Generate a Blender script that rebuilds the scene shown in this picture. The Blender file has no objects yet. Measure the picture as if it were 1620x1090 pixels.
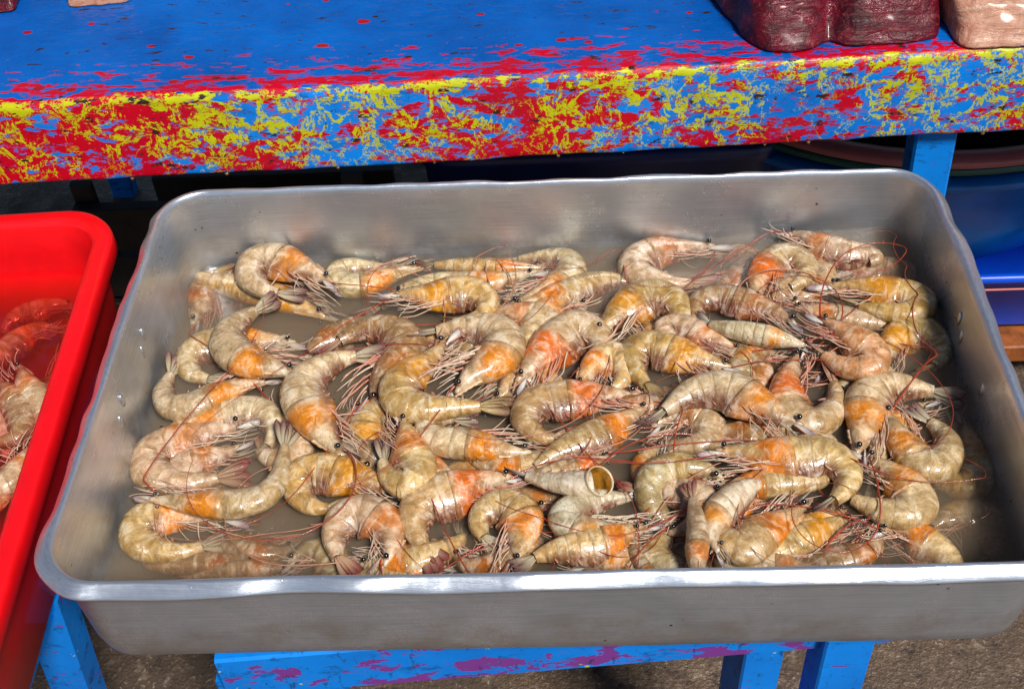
import bpy, bmesh, math, random
from mathutils import Vector, Matrix, Euler, noise
rnd = random.Random(11)
scn = bpy.context.scene
R_ = math.radians
# ------------------------------------------------------------------ camera, sky, sun, exposure
cam_d = bpy.data.cameras.new("camera"); cam = bpy.data.objects.new("camera", cam_d)
scn.collection.objects.link(cam); scn.camera = cam
cam.rotation_mode = 'QUATERNION'
cam.location = (5.65e-3, -.55864, 1.09253)
cam.rotation_quaternion = (Matrix.Rotation(.04942, 3, 'Z') @ Matrix.Rotation(.78177, 3, 'X') @ Matrix.Rotation(-.06309, 3, 'Z')).to_quaternion()
cam_d.sensor_fit = 'HORIZONTAL'; cam_d.sensor_width = 36.0; cam_d.lens = 36.0 * 1900 / 1620
cam_d.clip_start = .01; cam_d.clip_end = 200
SUN_AZ, SUN_EL = R_(147), R_(52)
w = bpy.data.worlds.new("World"); scn.world = w; w.use_nodes = True
sky = w.node_tree.nodes.new('ShaderNodeTexSky'); sky.sky_type = 'NISHITA'; sky.sun_disc = False
sky.sun_elevation = SUN_EL; sky.sun_rotation = SUN_AZ; sky.dust_density = 1.0; sky.air_density = 1.0
bg = w.node_tree.nodes['Background']; bg.inputs['Strength'].default_value = .05
w.node_tree.links.new(sky.outputs[0], bg.inputs[0])
sl = bpy.data.lights.new("sun", 'SUN'); so = bpy.data.objects.new("sun", sl); scn.collection.objects.link(so)
sl.energy = 4.2; sl.angle = R_(12); sl.color = (1, .95, .88)
sd = Vector((math.sin(SUN_AZ) * math.cos(SUN_EL), math.cos(SUN_AZ) * math.cos(SUN_EL), math.sin(SUN_EL)))
so.rotation_mode = 'QUATERNION'; so.rotation_quaternion = sd.to_track_quat('Z', 'Y')
scn.view_settings.view_transform = 'Standard'; scn.view_settings.look = 'None'
scn.view_settings.exposure = 0.3; scn.view_settings.gamma = 1
scn.cycles.max_bounces = 8; scn.cycles.transparent_max_bounces = 12; scn.cycles.volume_bounces = 1
scn.cycles.caustics_reflective = False; scn.cycles.caustics_refractive = False

# ------------------------------------------------------------------ node helpers
class G:
    def __init__(s, name):
        s.m = bpy.data.materials.new(name); s.m.use_nodes = True
        s.t = s.m.node_tree; s.b = s.t.nodes['Principled BSDF']; s.out = s.t.nodes['Material Output']
    def put(s, sock, v):
        if isinstance(v, bpy.types.NodeSocket): s.t.links.new(v, sock)
        elif v is not None:
            if sock.type == 'RGBA' and len(v) == 3: v = (*v, 1)
            sock.default_value = v
    def n(s, typ, ins=None, out=0, **props):
        nd = s.t.nodes.new('ShaderNode' + typ)
        for k, v in props.items(): setattr(nd, k, v)
        for k, v in (ins or {}).items(): s.put(nd.inputs[k], v)
        return nd.outputs[out]
    def coord(s, kind='Object', scale=(1, 1, 1), loc=None, rot=(0, 0, 0)):
        c = s.n('TexCoord', out=3 if kind == 'Object' else 0)
        mp = s.t.nodes.new('ShaderNodeMapping'); s.put(mp.inputs[0], c)
        mp.inputs['Scale'].default_value = scale; mp.inputs['Rotation'].default_value = rot
        if loc is not None: s.put(mp.inputs['Location'], loc)
        return mp.outputs[0]
    def noise(s, vec, scale, detail=4, rough=.55, dist=0, out=0):
        return s.n('TexNoise', {'Vector': vec, 'Scale': scale, 'Detail': detail, 'Roughness': rough, 'Distortion': dist}, out)
    def math(s, op, a, b=0.0, c=None):
        nd = s.t.nodes.new('ShaderNodeMath'); nd.operation = op
        s.put(nd.inputs[0], a); s.put(nd.inputs[1], b)
        if c is not None: s.put(nd.inputs[2], c)
        return nd.outputs[0]
    def step(s, v, lo, hi, a=0.0, b=1.0):
        return s.n('MapRange', {'Value': v, 'From Min': lo, 'From Max': hi, 'To Min': a, 'To Max': b})
    def mix(s, f, a, b, blend='MIX'):
        nd = s.t.nodes.new('ShaderNodeMix'); nd.data_type = 'RGBA'; nd.blend_type = blend
        s.put(nd.inputs[0], f); s.put(nd.inputs[6], a); s.put(nd.inputs[7], b)
        return nd.outputs[2]
    def bump(s, h, strength=.3, dist=.001, normal=None):
        i = {'Height': h, 'Strength': strength, 'Distance': dist}
        if normal is not None: i['Normal'] = normal
        return s.n('Bump', i)
    def bs(s, **k):
        for a, v in k.items(): s.put(s.b.inputs[a.replace('_', ' ')], v)
        return s.m

def m_shrimp(name, rough=.3, sss=.16, mott=1.0, coat=.55):
    g = G(name)
    col = g.n('Attribute', attribute_name='Col')
    rn = g.n('ObjectInfo', out=5)
    off = g.n('CombineXYZ', {0: g.math('MULTIPLY', rn, 3.1), 1: rn, 2: g.math('MULTIPLY', rn, 1.7)})
    v = g.coord(loc=off)
    sa = g.n('Attribute', attribute_name='SA', out=1)
    mp = g.n('Mapping', {'Vector': sa, 'Location': off, 'Scale': (230, 80, 80)})
    st = g.noise(mp, 1.0, 4, .6, .5)
    n1 = g.noise(v, 85, 5, .6, .8); n2 = g.noise(v, 420, 4, .6)
    c = g.mix(g.math('MULTIPLY', g.step(n1, .42, .66), .85 * mott), col, g.mix(1.0, col, (.42, .33, .19), 'MULTIPLY'))
    c = g.mix(g.math('MULTIPLY', g.step(n1, .47, .3), .55 * mott), c, (.90, .84, .68))  # cream mottling, strengthened so that bright highlights are painted into the shell
    c = g.mix(g.math('MULTIPLY', g.step(n2, .56, .66), .45 * mott), c, (.25, .15, .08))
    c = g.mix(g.math('MULTIPLY', g.step(st, .50, .64), .34 * mott), c, (.30, .19, .08))
    c = g.mix(g.math('MULTIPLY', g.step(st, .46, .34), .38 * mott), c, (.88, .82, .66))
    vo = g.n('TexVoronoi', {'Vector': v, 'Scale': 520.0}, 0)
    big = g.noise(v, 60, 2)
    sp = g.math('MULTIPLY', g.step(vo, .24, .12), g.step(big, .5, .6))
    c = g.mix(g.math('MULTIPLY', sp, .5 * mott), c, (.10, .035, .015))
    h = g.math('ADD', g.math('MULTIPLY', g.noise(v, 170, 3, .5, .8), 1.0), g.math('ADD', g.math('MULTIPLY', n2, .35), g.math('MULTIPLY', st, .25)))
    nrm = g.bump(h, .55, .0016)
    return g.bs(Base_Color=c, Roughness=g.step(n2, .3, .7, rough - .08, rough + .1), Subsurface_Weight=sss,
                Subsurface_Radius=(.0035, .002, .0012), Subsurface_Scale=.6, Normal=nrm, IOR=1.40, Transmission_Weight=.2 if sss < .2 else 0.0,
                Coat_Weight=coat, Coat_Roughness=.06, Coat_Normal=g.bump(g.noise(v, 140, 2), .25, .001))
def m_simple(name, col, rough=.5, bump=None, var=.25, scale=60, **k):
    g = G(name); v = g.coord(); n = g.noise(v, scale, 5)
    dark = tuple(c * (1 - var) for c in col)
    c = g.mix(g.step(n, .35, .65), col, dark)
    if bump: k['Normal'] = g.bump(g.noise(v, bump[0], 4), bump[1], .001)
    return g.bs(Base_Color=c, Roughness=rough, **k)

M = {}
M['shell'] = m_shrimp('shrimp_shell')
M['limb'] = m_shrimp('shrimp_limb', rough=.35, sss=.21, mott=.35, coat=.3)
M['eye'] = G('shrimp_eye').bs(Base_Color=(.004, .004, .005), Roughness=.06, Coat_Weight=1.0)
M['antenna'] = m_simple('antenna_red', (.40, .05, .022), .3, None, .5, 90, Coat_Weight=.4)
M['antenna_pale'] = m_simple('antenna_pale', (.5, .22, .13), .35, None, .4, 90)
M['amber'] = m_simple('amber_flesh', (.42, .19, .02), .12, (300, .5), .75, 160, Coat_Weight=1.0, Subsurface_Weight=.2, Subsurface_Radius=(.004, .002, .0005), Subsurface_Scale=.5)

# aluminium
g = G('worn_aluminium')
v = g.coord(scale=(3, 40, 400)); v2 = g.coord(scale=(40, 3, 400)); vo = g.coord()
nrmz = g.n('SeparateXYZ', {0: g.n('NewGeometry', out=1)}, 0)
fx = g.step(g.math('ABSOLUTE', nrmz), .4, .7)
br = g.mix(fx, g.noise(v, 6, 6, .7), g.noise(v2, 6, 6, .7))
br = g.math('MULTIPLY', br, 1.0)
cloud = g.noise(vo, 14, 4, .6, .6)
spk = g.step(g.noise(vo, 260, 3, .7), .68, .76)
c = g.mix(g.step(cloud, .3, .75), (.80, .87, .97), (.52, .57, .65))  # cloudy metal tone, contrast widened to imitate highlight patches on the wall
c = g.mix(g.step(br, .35, .7), c, g.mix(1.0, c, (.66, .66, .67), 'MULTIPLY'))
c = g.mix(g.math('MULTIPLY', spk, .5), c, (.75, .73, .72))
pit = g.step(g.n('TexVoronoi', {'Vector': vo, 'Scale': 70.0}, 0), .085, .05)
oz = g.n('SeparateXYZ', {0: vo}, 2); oy = g.n('SeparateXYZ', {0: vo}, 1); scum = g.math('MULTIPLY', g.math('MULTIPLY', g.step(oy, -.1765, -.1755), g.step(oz, .060, .040)), g.step(g.noise(vo, 35, 5, .7), .4, .62))
c = g.mix(g.math('MULTIPLY', scum, .45), c, (.34, .26, .17))
scr = g.math('MULTIPLY', g.step(g.noise(g.coord(scale=(1, 9, 30), rot=(.1, .2, .5)), 30, 5, .75), .67, .70), g.step(g.noise(vo, 12, 2), .45, .55))
c = g.mix(g.math('MULTIPLY', scr, .6), c, (.9, .9, .9))
c = g.mix(g.math('MULTIPLY', pit, g.step(g.noise(vo, 22, 1), .52, .6)), c, (.06, .055, .05))
M['alu'] = g.bs(Base_Color=c, Metallic=.84, Roughness=g.math('ADD', g.step(cloud, .3, .7, .22, .38), g.math('MULTIPLY', spk, .15)),
                Normal=g.bump(g.math('ADD', g.math('MULTIPLY', br, .5), g.math('ADD', g.math('MULTIPLY', g.noise(vo, 30, 3), 3.0), g.math('MULTIPLY', spk, .3))), .22, .0012))

# painted wood with three coats showing through
BLUE, RED, YEL = (.001, .24, .82), (.50, .001, .010), (.50, .55, .003)
def paint(name, mode):
    g = G(name); v = g.coord()
    xyz = g.t.nodes.new('ShaderNodeSeparateXYZ'); g.put(xyz.inputs[0], g.coord()); X, Y, Z = xyz.outputs
    tone = g.noise(v, 9, 5, .6)
    blue = g.mix(g.step(tone, .3, .7), BLUE, (.001, .14, .55))
    grime = g.noise(g.coord(scale=(1, 2.2, 2)), 45, 6, .7)
    blue = g.mix(g.math('MULTIPLY', g.step(grime, .55, .68), .75), blue, (.005, .03, .10))
    if mode == 'bench':
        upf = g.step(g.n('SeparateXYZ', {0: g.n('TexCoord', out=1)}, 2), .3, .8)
        blue = g.mix(upf, blue, g.mix(g.step(tone, .3, .7), (.001, .12, .50), (.001, .05, .26)))  # top painted a darker blue to imitate its dimmer light beside the front face
        vs = g.coord(scale=(.8, 3, 1.9))
        vf = g.coord(scale=(1.0, 1.0, 1.0))
        # distance from the worn front edge: y=0 is the face, z=0 the top
        d_top = g.math('ABSOLUTE', Y); d_face = g.math('ABSOLUTE', Z)
        face = g.step(g.n('SeparateXYZ', {0: g.n('TexCoord', out=1)}, 1), -.35, -.75)
        dist = g.math('MAXIMUM', d_top, d_face)
        lx = g.noise(g.coord(scale=(1, .02, .02)), 5.5, 2)          # changes along the edge
        nr = g.noise(vs, 60, 9, .76, .2); nrs = g.noise(g.coord(scale=(1, 3.6, 3)), 36, 8, .72, .3)
        # red coat
        thr_face = g.math('ADD', g.math('MULTIPLY', g.math('SUBTRACT', g.noise(g.coord(scale=(1, 1, 1.6), loc=(9, 3, 2)), 13, 3), .5), .5),
                          g.math('ADD', g.step(X, -.05, 1.0, .44, .53), g.math('MULTIPLY', g.math('SUBTRACT', lx, .5), .34)))
        thr_top = g.step(d_top, .004, .08, .46, .70)
        redv = g.mix(face, nrs, nr); thr = g.mix(face, thr_top, thr_face)
        rm = g.step(g.math('SUBTRACT', redv, thr), 0, .012)
        # round red drops on top
        vd = g.n('TexVoronoi', {'Vector': g.coord(scale=(1, 1.5, 1)), 'Scale': 38.0, 'Randomness': 1.0}, 0)
        vc = g.n('SeparateXYZ', {0: g.n('TexVoronoi', {'Vector': g.coord(scale=(1, 1.5, 1)), 'Scale': 38.0}, 1)}, 0)
        drop = g.math('MULTIPLY', g.step(g.math('SUBTRACT', g.math('ADD', vd, g.math('MULTIPLY', g.noise(v, 160, 2), .16)), g.math('MULTIPLY', vc, .16)), .12, .10), g.step(vc, .30, .34))
        drop = g.math('MULTIPLY', drop, g.math('SUBTRACT', 1.0, face))
        # yellow coat: strings and blobs, thickest on the arris
        ny = g.noise(g.coord(scale=(1, 1, .8)), 44, 8, .72, .4); nb = g.noise(g.coord(scale=(.75, 2, 1.8)), 62, 9, .74, .25)
        string = g.math('ABSOLUTE', g.math('SUBTRACT', ny, .5))
        area = g.noise(g.coord(loc=(3, 1, 0)), 11, 2)
        sw = g.math('MULTIPLY', g.math('MULTIPLY', g.step(area, .40, .60), g.step(d_face, .075, .03, .25, 1)), .034)
        ym = g.math('MULTIPLY', g.step(g.math('SUBTRACT', string, sw), .001, -.001), g.step(nb, .42, .47))
        ythr = g.math('ADD', g.step(d_face, .004, .028, .52, .67), g.math('MULTIPLY', g.math('SUBTRACT', g.noise(g.coord(scale=(1, .02, .02), loc=(4, 0, 0)), 14, 5), .5), .40))
        ythr = g.mix(face, g.step(d_top, .001, .020, .52, .8), ythr)
        ym = g.math('MAXIMUM', g.math('MULTIPLY', ym, face), g.step(g.math('SUBTRACT', nb, ythr), 0, .012))
        c = g.mix(rm, blue, g.mix(g.step(tone, .35, .65), RED, (.40, .002, .02)))
        c = g.mix(drop, c, (.33, .004, .008))
        c = g.mix(ym, c, g.mix(g.step(grime, .4, .65), YEL, (.38, .40, .01)))
        edge = g.math('ABSOLUTE', g.math('SUBTRACT', nb, g.math('ADD', ythr, .006)))
        dk = g.math('MULTIPLY', g.step(edge, .010, .003), g.step(g.noise(v, 60, 3), .46, .56))
        c = g.mix(g.math('MULTIPLY', dk, .8), c, (.02, .018, .008))
        # chips down to dark wood, streaked along the grain on top
        chip = g.noise(g.coord(scale=(1, 2.6, 1.8), loc=(7, 2, 0)), 48, 6, .68)
        cm = g.step(chip, .61, .63); c = g.mix(cm, c, (.03, .014, .012))
        hgt = g.math('ADD', g.math('ADD', g.math('MULTIPLY', rm, .4), g.math('MULTIPLY', ym, .9)), g.math('SUBTRACT', g.math('MULTIPLY', tone, 1.2), g.math('MULTIPLY', cm, .8)))
        wet = g.noise(g.coord(scale=(1, 2.4, 1)), 16, 5, .6, .5)
        rip = g.noise(g.coord(scale=(1, 2.5, 1), rot=(0, 0, .25)), 55, 3, .55, 1.2)
        hh = g.math('ADD', g.math('MULTIPLY', hgt, .6), g.math('MULTIPLY', rip, g.mix(face, (1.6, 1.6, 1.6), (.3, .3, .3))))
        rg = g.mix(face, g.step(wet, .42, .6, .13, .42), (.38, .38, .38))
        return g.bs(Base_Color=c, Roughness=rg, Normal=g.bump(hh, .35, .0022), Specular_IOR_Level=.28)
    # stool: blue over violet with a few yellow chips
    n = g.noise(g.coord(scale=(.6, 1, 1.3)), 55, 6, .68, .4); n2 = g.noise(g.coord(loc=(5, 5, 5)), 38, 5, .7)
    lowz = g.step(Z, .006, -.032, 0, .1) if mode == 'stool' else 0.0
    vm = g.step(g.math('SUBTRACT', g.math('ADD', n, lowz), .575 if mode == 'stool' else .63), 0, .01)
    c = g.mix(vm, blue, (.17, .035, .24))
    c = g.mix(g.step(n2, .655, .665), c, YEL)
    c = g.mix(g.step(g.noise(g.coord(loc=(1, 9, 5), scale=(.5, 1, 1.4)), 60, 5, .7), .69, .7), c, (.16, .07, .03))
    sc = g.step(g.noise(g.coord(scale=(1, 1, .35)), 150, 5, .75), .60, .66)
    c = g.mix(g.math('MULTIPLY', sc, .7), c, (.008, .02, .05))
    return g.bs(Base_Color=c, Roughness=.45, Specular_IOR_Level=.25, Normal=g.bump(g.math('ADD', tone, g.math('MULTIPLY', vm, -.5)), .3, .002))
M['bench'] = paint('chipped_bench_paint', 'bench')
M['stool'] = paint('chipped_stool_paint', 'stool')
M['leg_paint'] = paint('blue_leg_paint', 'leg')

M['red'] = m_simple('red_plastic', (.82, .004, .008), .3, (160, .08), .15, 40, Coat_Weight=.2)
M['bluep'] = m_simple('blue_plastic', (.001, .19, .66), .32, (120, .05), .4, 14)
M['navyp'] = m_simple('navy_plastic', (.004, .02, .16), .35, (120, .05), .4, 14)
M['crate'] = m_simple('bright_blue_plastic', (.001, .10, .88), .35, (120, .05), .2, 14)
M['greenp'] = m_simple('green_plastic', (.004, .09, .06), .35, None, .3, 14)
M['pinkp'] = m_simple('pink_plastic', (.55, .14, .12), .4, None, .2, 20)
M['timber'] = m_simple('orange_timber', (.35, .10, .02), .6, (90, .3), .6, 50)
M['dark'] = m_simple('dark_timber', (.035, .022, .015), .6, (90, .3), .5, 50)
M['pipe'] = m_simple('white_plastic', (.5, .48, .45), .5, None, .2, 50)

g = G('dirty_concrete'); v = g.coord()
a = g.noise(v, 6, 7, .68, .4); b_ = g.noise(v, 60, 6, .7); d_ = g.noise(v, 240, 3, .6)
c = g.mix(g.step(a, .35, .66), (.13, .083, .05), (.05, .032, .021))
c = g.mix(g.math('MULTIPLY', g.step(b_, .54, .68), .7), c, (.24, .18, .13))
c = g.mix(g.math('MULTIPLY', g.step(b_, .44, .36), .7), c, (.02, .016, .013))
c = g.mix(g.math('MULTIPLY', g.step(d_, .62, .7), .6), c, (.32, .27, .22))
M['ground'] = g.bs(Base_Color=c, Roughness=g.step(a, .4, .6, .3, .75), Normal=g.bump(g.math('ADD', b_, g.math('MULTIPLY', d_, .4)), .8, .004))

def m_meat(name, c1, c2, fat):
    g = G(name); v = g.coord(); s = g.coord(scale=(1, 5, 6), rot=(.2, .1, .25))
    n = g.noise(s, 26, 5, .6, 1.4); n2 = g.noise(v, 45, 5, .65, .8); n3 = g.noise(g.coord(scale=(1, 3, 3)), 110, 4, .65, .5)
    c = g.mix(g.step(n2, .35, .65), c1, c2)
    c = g.mix(g.math('MULTIPLY', g.step(n, .55, .68), .45), c, fat)
    c = g.mix(g.math('MULTIPLY', g.step(n3, .6, .7), .5), c, tuple(x * .35 for x in c2))
    h = g.math('ADD', g.math('MULTIPLY', n, .7), g.math('ADD', n2, g.math('MULTIPLY', n3, .15)))
    return g.bs(Base_Color=c, Roughness=g.step(n2, .35, .65, .18, .42), Coat_Weight=.15, Coat_Roughness=.12, Specular_IOR_Level=.25, Normal=g.bump(h, .6, .005),
                Subsurface_Weight=.15, Subsurface_Radius=(.006, .002, .001), Subsurface_Scale=.7)
M['tuna'] = m_meat('dark_red_fish_flesh', (.13, .003, .014), (.030, .002, .005), (.28, .06, .06))
M['pale'] = m_meat('pale_fish_flesh', (.50, .28, .19), (.36, .15, .10), (.62, .48, .36))

def m_water(name, tint, scat, dens_s, dens_a):
    m = bpy.data.materials.new(name); m.use_nodes = True; t = m.node_tree; t.nodes.clear()
    N = t.nodes.new; L = t.links.new
    out = N('ShaderNodeOutputMaterial'); tr = N('ShaderNodeBsdfTransparent'); gl = N('ShaderNodeBsdfGlossy'); mx = N('ShaderNodeMixShader')
    fr = N('ShaderNodeFresnel'); fr.inputs[0].default_value = 1.33; gl.inputs['Roughness'].default_value = .04
    ge = N('ShaderNodeNewGeometry'); sp = N('ShaderNodeSeparateXYZ'); L(ge.outputs['True Normal'], sp.inputs[0])
    gt = N('ShaderNodeMath'); gt.operation = 'GREATER_THAN'; L(sp.outputs[2], gt.inputs[0]); gt.inputs[1].default_value = .5
    mu = N('ShaderNodeMath'); mu.operation = 'MULTIPLY'; L(fr.outputs[0], mu.inputs[0]); L(gt.outputs[0], mu.inputs[1])
    tc = N('ShaderNodeTexCoord'); no = N('ShaderNodeTexNoise'); no.inputs['Scale'].default_value = 45; no.inputs['Detail'].default_value = 3
    L(tc.outputs['Object'], no.inputs[0]); bu = N('ShaderNodeBump'); bu.inputs['Strength'].default_value = .12; bu.inputs['Distance'].default_value = .002
    L(no.outputs[0], bu.inputs['Height']); L(bu.outputs[0], gl.inputs['Normal']); L(bu.outputs[0], fr.inputs['Normal'])
    L(mu.outputs[0], mx.inputs[0]); L(tr.outputs[0], mx.inputs[1]); L(gl.outputs[0], mx.inputs[2]); L(mx.outputs[0], out.inputs[0])
    vs = N('ShaderNodeVolumeScatter'); va = N('ShaderNodeVolumeAbsorption'); ad = N('ShaderNodeAddShader')
    vs.inputs['Color'].default_value = (*scat, 1); vs.inputs['Density'].default_value = dens_s
    va.inputs['Color'].default_value = (*tint, 1); va.inputs['Density'].default_value = dens_a
    L(vs.outputs[0], ad.inputs[0]); L(va.outputs[0], ad.inputs[1]); L(ad.outputs[0], out.inputs['Volume'])
    return m
M['water'] = m_water('murky_water', (.66, .50, .32), (.74, .62, .46), 26, 40)
M['redwater'] = m_water('reddened_water', (.85, .08, .05), (.9, .25, .18), 9, 62)

# ------------------------------------------------------------------ object helpers
def link(o, parent=None):
    scn.collection.objects.link(o)
    if parent is not None: o.parent = parent
    return o
def mesh(name, verts, faces, mat, smooth=True, cols=None):
    me = bpy.data.meshes.new(name); me.from_pydata(verts, [], faces)
    if mat is not None: me.materials.append(mat)
    if smooth: me.polygons.foreach_set('use_smooth', [True] * len(me.polygons))
    if cols is not None:
        at = me.color_attributes.new('Col', 'FLOAT_COLOR', 'POINT'); fl = []
        for c in cols: fl += [max(0, c[0]), max(0, c[1]), max(0, c[2]), 1.0]
        at.data.foreach_set('color', fl)
    me.update(); return me
def obj(name, me, parent=None, loc=None):
    o = bpy.data.objects.new(name, me); link(o, parent)
    if loc is not None: o.location = loc
    return o
def tag(o, label, cat, group=None):
    o['label'] = label; o['category'] = cat
    if group: o['group'] = group
    return o
def struct(o, kind='structure'): o['kind'] = kind; return o
def empty(name, loc, label, cat, group=None):
    o = bpy.data.objects.new(name, None); link(o); o.location = loc; o.empty_display_size = .02
    return tag(o, label, cat, group)
def rrect(hx, hy, r, n=10, m=12):
    pts = []
    r = max(r, .0005)
    cs = [(hx - r, hy - r, 0), (-hx + r, hy - r, 90), (-hx + r, -hy + r, 180), (hx - r, -hy + r, 270)]
    for i, (cx, cy, a0) in enumerate(cs):
        arc = [(cx + r * math.cos(R_(a0 + 90 * k / n)), cy + r * math.sin(R_(a0 + 90 * k / n))) for k in range(n + 1)]
        pts += arc
        nx = cs[(i + 1) % 4]; e = (nx[0] + r * math.cos(R_(nx[2])), nx[1] + r * math.sin(R_(nx[2])))
        s = arc[-1]
        for k in range(1, m): pts.append((s[0] + (e[0] - s[0]) * k / m, s[1] + (e[1] - s[1]) * k / m))
    return pts
def sweep(profile, hx, hy, r, wob=None, n=10, m=40, cap0=False, cap1=False):
    """rings from (inset, z) pairs around a rounded rectangle"""
    verts, faces, K = [], [], None
    for j, (ins, z) in enumerate(profile):
        ring = rrect(hx - ins, hy - ins, r - ins * .75 if r - ins * .75 > .004 else .004, n, m); K = len(ring)
        for i, (x, y) in enumerate(ring):
            p = Vector((x, y, z))
            if wob: p = wob(p, i / K, ins, z)
            verts.append(p)
    for j in range(len(profile) - 1):
        for i in range(K):
            a, b = j * K + i, j * K + (i + 1) % K
            faces.append((a, a + K, b + K, b))
    if cap0: faces.append(tuple(range(K)))
    if cap1: faces.append(tuple(reversed([(len(profile) - 1) * K + i for i in range(K)])))
    return verts, faces
def box_between(name, A, B, wv, dv, mat, parent=None, bev=.002, seg=6):
    """a straight wooden member from A to B; wv, dv are the half width and half depth vectors"""
    A, B, wv, dv = map(Vector, (A, B, wv, dv)); vs = []; fs = []
    ring = []
    e = bev
    W_, D_ = wv.length, dv.length; wu, du = wv.normalized(), dv.normalized()
    prof = [(-W_ + e, -D_), (W_ - e, -D_), (W_, -D_ + e), (W_, D_ - e), (W_ - e, D_), (-W_ + e, D_), (-W_, D_ - e), (-W_, -D_ + e)]
    for k in range(seg + 1):
        P = A.lerp(B, k / seg)
        for (a, b) in prof: vs.append(P + wu * a + du * b)
    for k in range(seg):
        for i in range(8):
            j = (i + 1) % 8; fs.append((k * 8 + i, k * 8 + j, (k + 1) * 8 + j, (k + 1) * 8 + i))
    fs.append(tuple(reversed(range(8)))); fs.append(tuple(seg * 8 + i for i in range(8)))
    bmn = mesh(name, vs, fs, mat, False)
    b = bmesh.new(); b.from_mesh(bmn); bmesh.ops.recalc_face_normals(b, faces=b.faces); b.to_mesh(bmn); b.free()
    return obj(name, bmn, parent)

# ------------------------------------------------------------------ setting
gv = []; gf = []; NG = 60
for j in range(NG + 1):
    for i in range(NG + 1):
        x, y = (i / NG - .5) * 3.0, (j / NG - .5) * 3.4 + .4
        gv.append((x, y, .006 * noise.noise(Vector((x * 6, y * 6, 0)))))
for j in range(NG):
    for i in range(NG):
        a = j * (NG + 1) + i; gf.append((a, a + 1, a + NG + 2, a + NG + 1))
k0 = len(gv)
ring = [gv[0], gv[NG], gv[-1], gv[-1 - NG]]
far = [(-60, -60, 0), (60, -60, 0), (60, 60, 0), (-60, 60, 0)]
gv += far
idx = [0, NG, (NG + 1) ** 2 - 1, (NG + 1) * NG]
for q in range(4): gf.append((idx[q], k0 + q, k0 + (q + 1) % 4, idx[(q + 1) % 4]))
struct(obj('ground', mesh('ground', gv, gf, M['ground'])))

# ------------------------------------------------------------------ metal tray
HX, HY, ZR = .300, .1857, .525
TH = .095
def tray_wob(p, u, ins, z):
    f = max(0.0, 1 - ins / .014)
    s = noise.noise(Vector((p.x * 16, p.y * 16, 3.3))) ; s2 = noise.noise(Vector((p.x * 42, p.y * 42, 7)))
    q = p.copy()
    if z > -.02 and ins < .0107: q.z += .0036
    d = Vector((p.x / HX, p.y / HY, 0)); d = Vector((math.copysign(1, p.x), 0, 0)) if abs(d.x) > abs(d.y) else Vector((0, math.copysign(1, p.y), 0))
    q += d * f * (.0022 * s + .0016 * s2)
    for (dx_, sy_, am) in ((-.145, -1, .0035), (-.055, -1, .0022), (.06, -1, .0030), (.10, -1, .0022), (-.02, 1, .0012), (.045, 1, .0014), (.13, 1, .0008)):
        if p.y * sy_ > .15: q += Vector((0, -sy_ * .6, -.8)) * am * f * math.exp(-((p.x - dx_) / .013) ** 2)
    if ins < .014: q.z += (.35 if p.y > .15 else 1) * f * (.0030 * noise.noise(Vector((p.x * 11, p.y * 11, 9))) + .0024 * s2)
    else: q += d * .0012 * noise.noise(Vector((p.x * 9, p.y * 9, p.z * 9)))
    if z < -.09: q.z += .0008 * noise.noise(Vector((p.x * 10, p.y * 10, 1)))
    return q
prof = [(.030, -TH), (.022, -TH + .0005), (.0165, -TH + .004), (.0125, -TH + .011), (.0108, -TH + .022), (.0098, -.045), (.0092, -.014), (.0084, -.009), (.006, -.0066), (.0015, -.0084), (.0002, -.0080),
        (0, -.0068), (.0005, -.0060), (.0022, -.0046), (.0042, -.0030), (.0062, -.0016), (.0080, -.0009), (.0093, -.0018), (.0102, -.0045), (.0106, -.008), (.0108, -.016), (.0112, -.03), (.0117, -.05), (.0124, -.068), (.0142, -TH + .014), (.018, -TH + .0065), (.0235, -TH + .0025), (.031, -TH + .0015)]
tray = empty('metal_tray', (0, 0, ZR - TH), 'large worn aluminium tray full of shrimp, standing on the blue stool', 'tray')
tv, tf = sweep(prof, HX, HY, .040, tray_wob, 12, 60, True, True)
tb = obj('basin', mesh('basin', [v - Vector((0, 0, -TH)) for v in tv], tf, M['alu']), tray)
# small raised weld marks on the end walls
def weld(x, y, z, h):
    b = bmesh.new(); bmesh.ops.create_uvsphere(b, u_segments=10, v_segments=6, radius=1)
    for v in b.verts: v.co = Vector((v.co.x * .0012, v.co.y * .0030, v.co.z * h))
    me = bpy.data.meshes.new('weld_mark'); b.to_mesh(me); b.free(); me.materials.append(M['alu'])
    me.polygons.foreach_set('use_smooth', [True] * len(me.polygons))
    obj('weld_mark', me, tray, (x, y, z - (ZR - TH)))
for y, z in ((.052, .498), (.042, .490), (-.012, .498), (-.024, .490)): weld(-.2885, y, z, .006)
for y, z in ((.045, .497), (.034, .490), (-.018, .492)): weld(.2885, y, z, .006)

def WL(x): return .4642 + .033 * x
wprof = [(.0119, -.0595), (.0123, -.068), (.0141, -.081), (.0179, -.0884), (.0234, -.0924), (.0309, -.0933)]
wv_, wf_ = sweep(wprof, HX, HY, .040, None, 12, 60, True, True); K = len(wv_) // len(wprof)
wv_ = [Vector((p.x, p.y, WL(p.x) if i < K else p.z + ZR)) for i, p in enumerate(wv_)]
wm = mesh('tray_water', wv_, wf_, M['water'], False)
b = bmesh.new(); b.from_mesh(wm); bmesh.ops.recalc_face_normals(b, faces=b.faces); b.to_mesh(wm); b.free()
struct(obj('water', wm))

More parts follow.
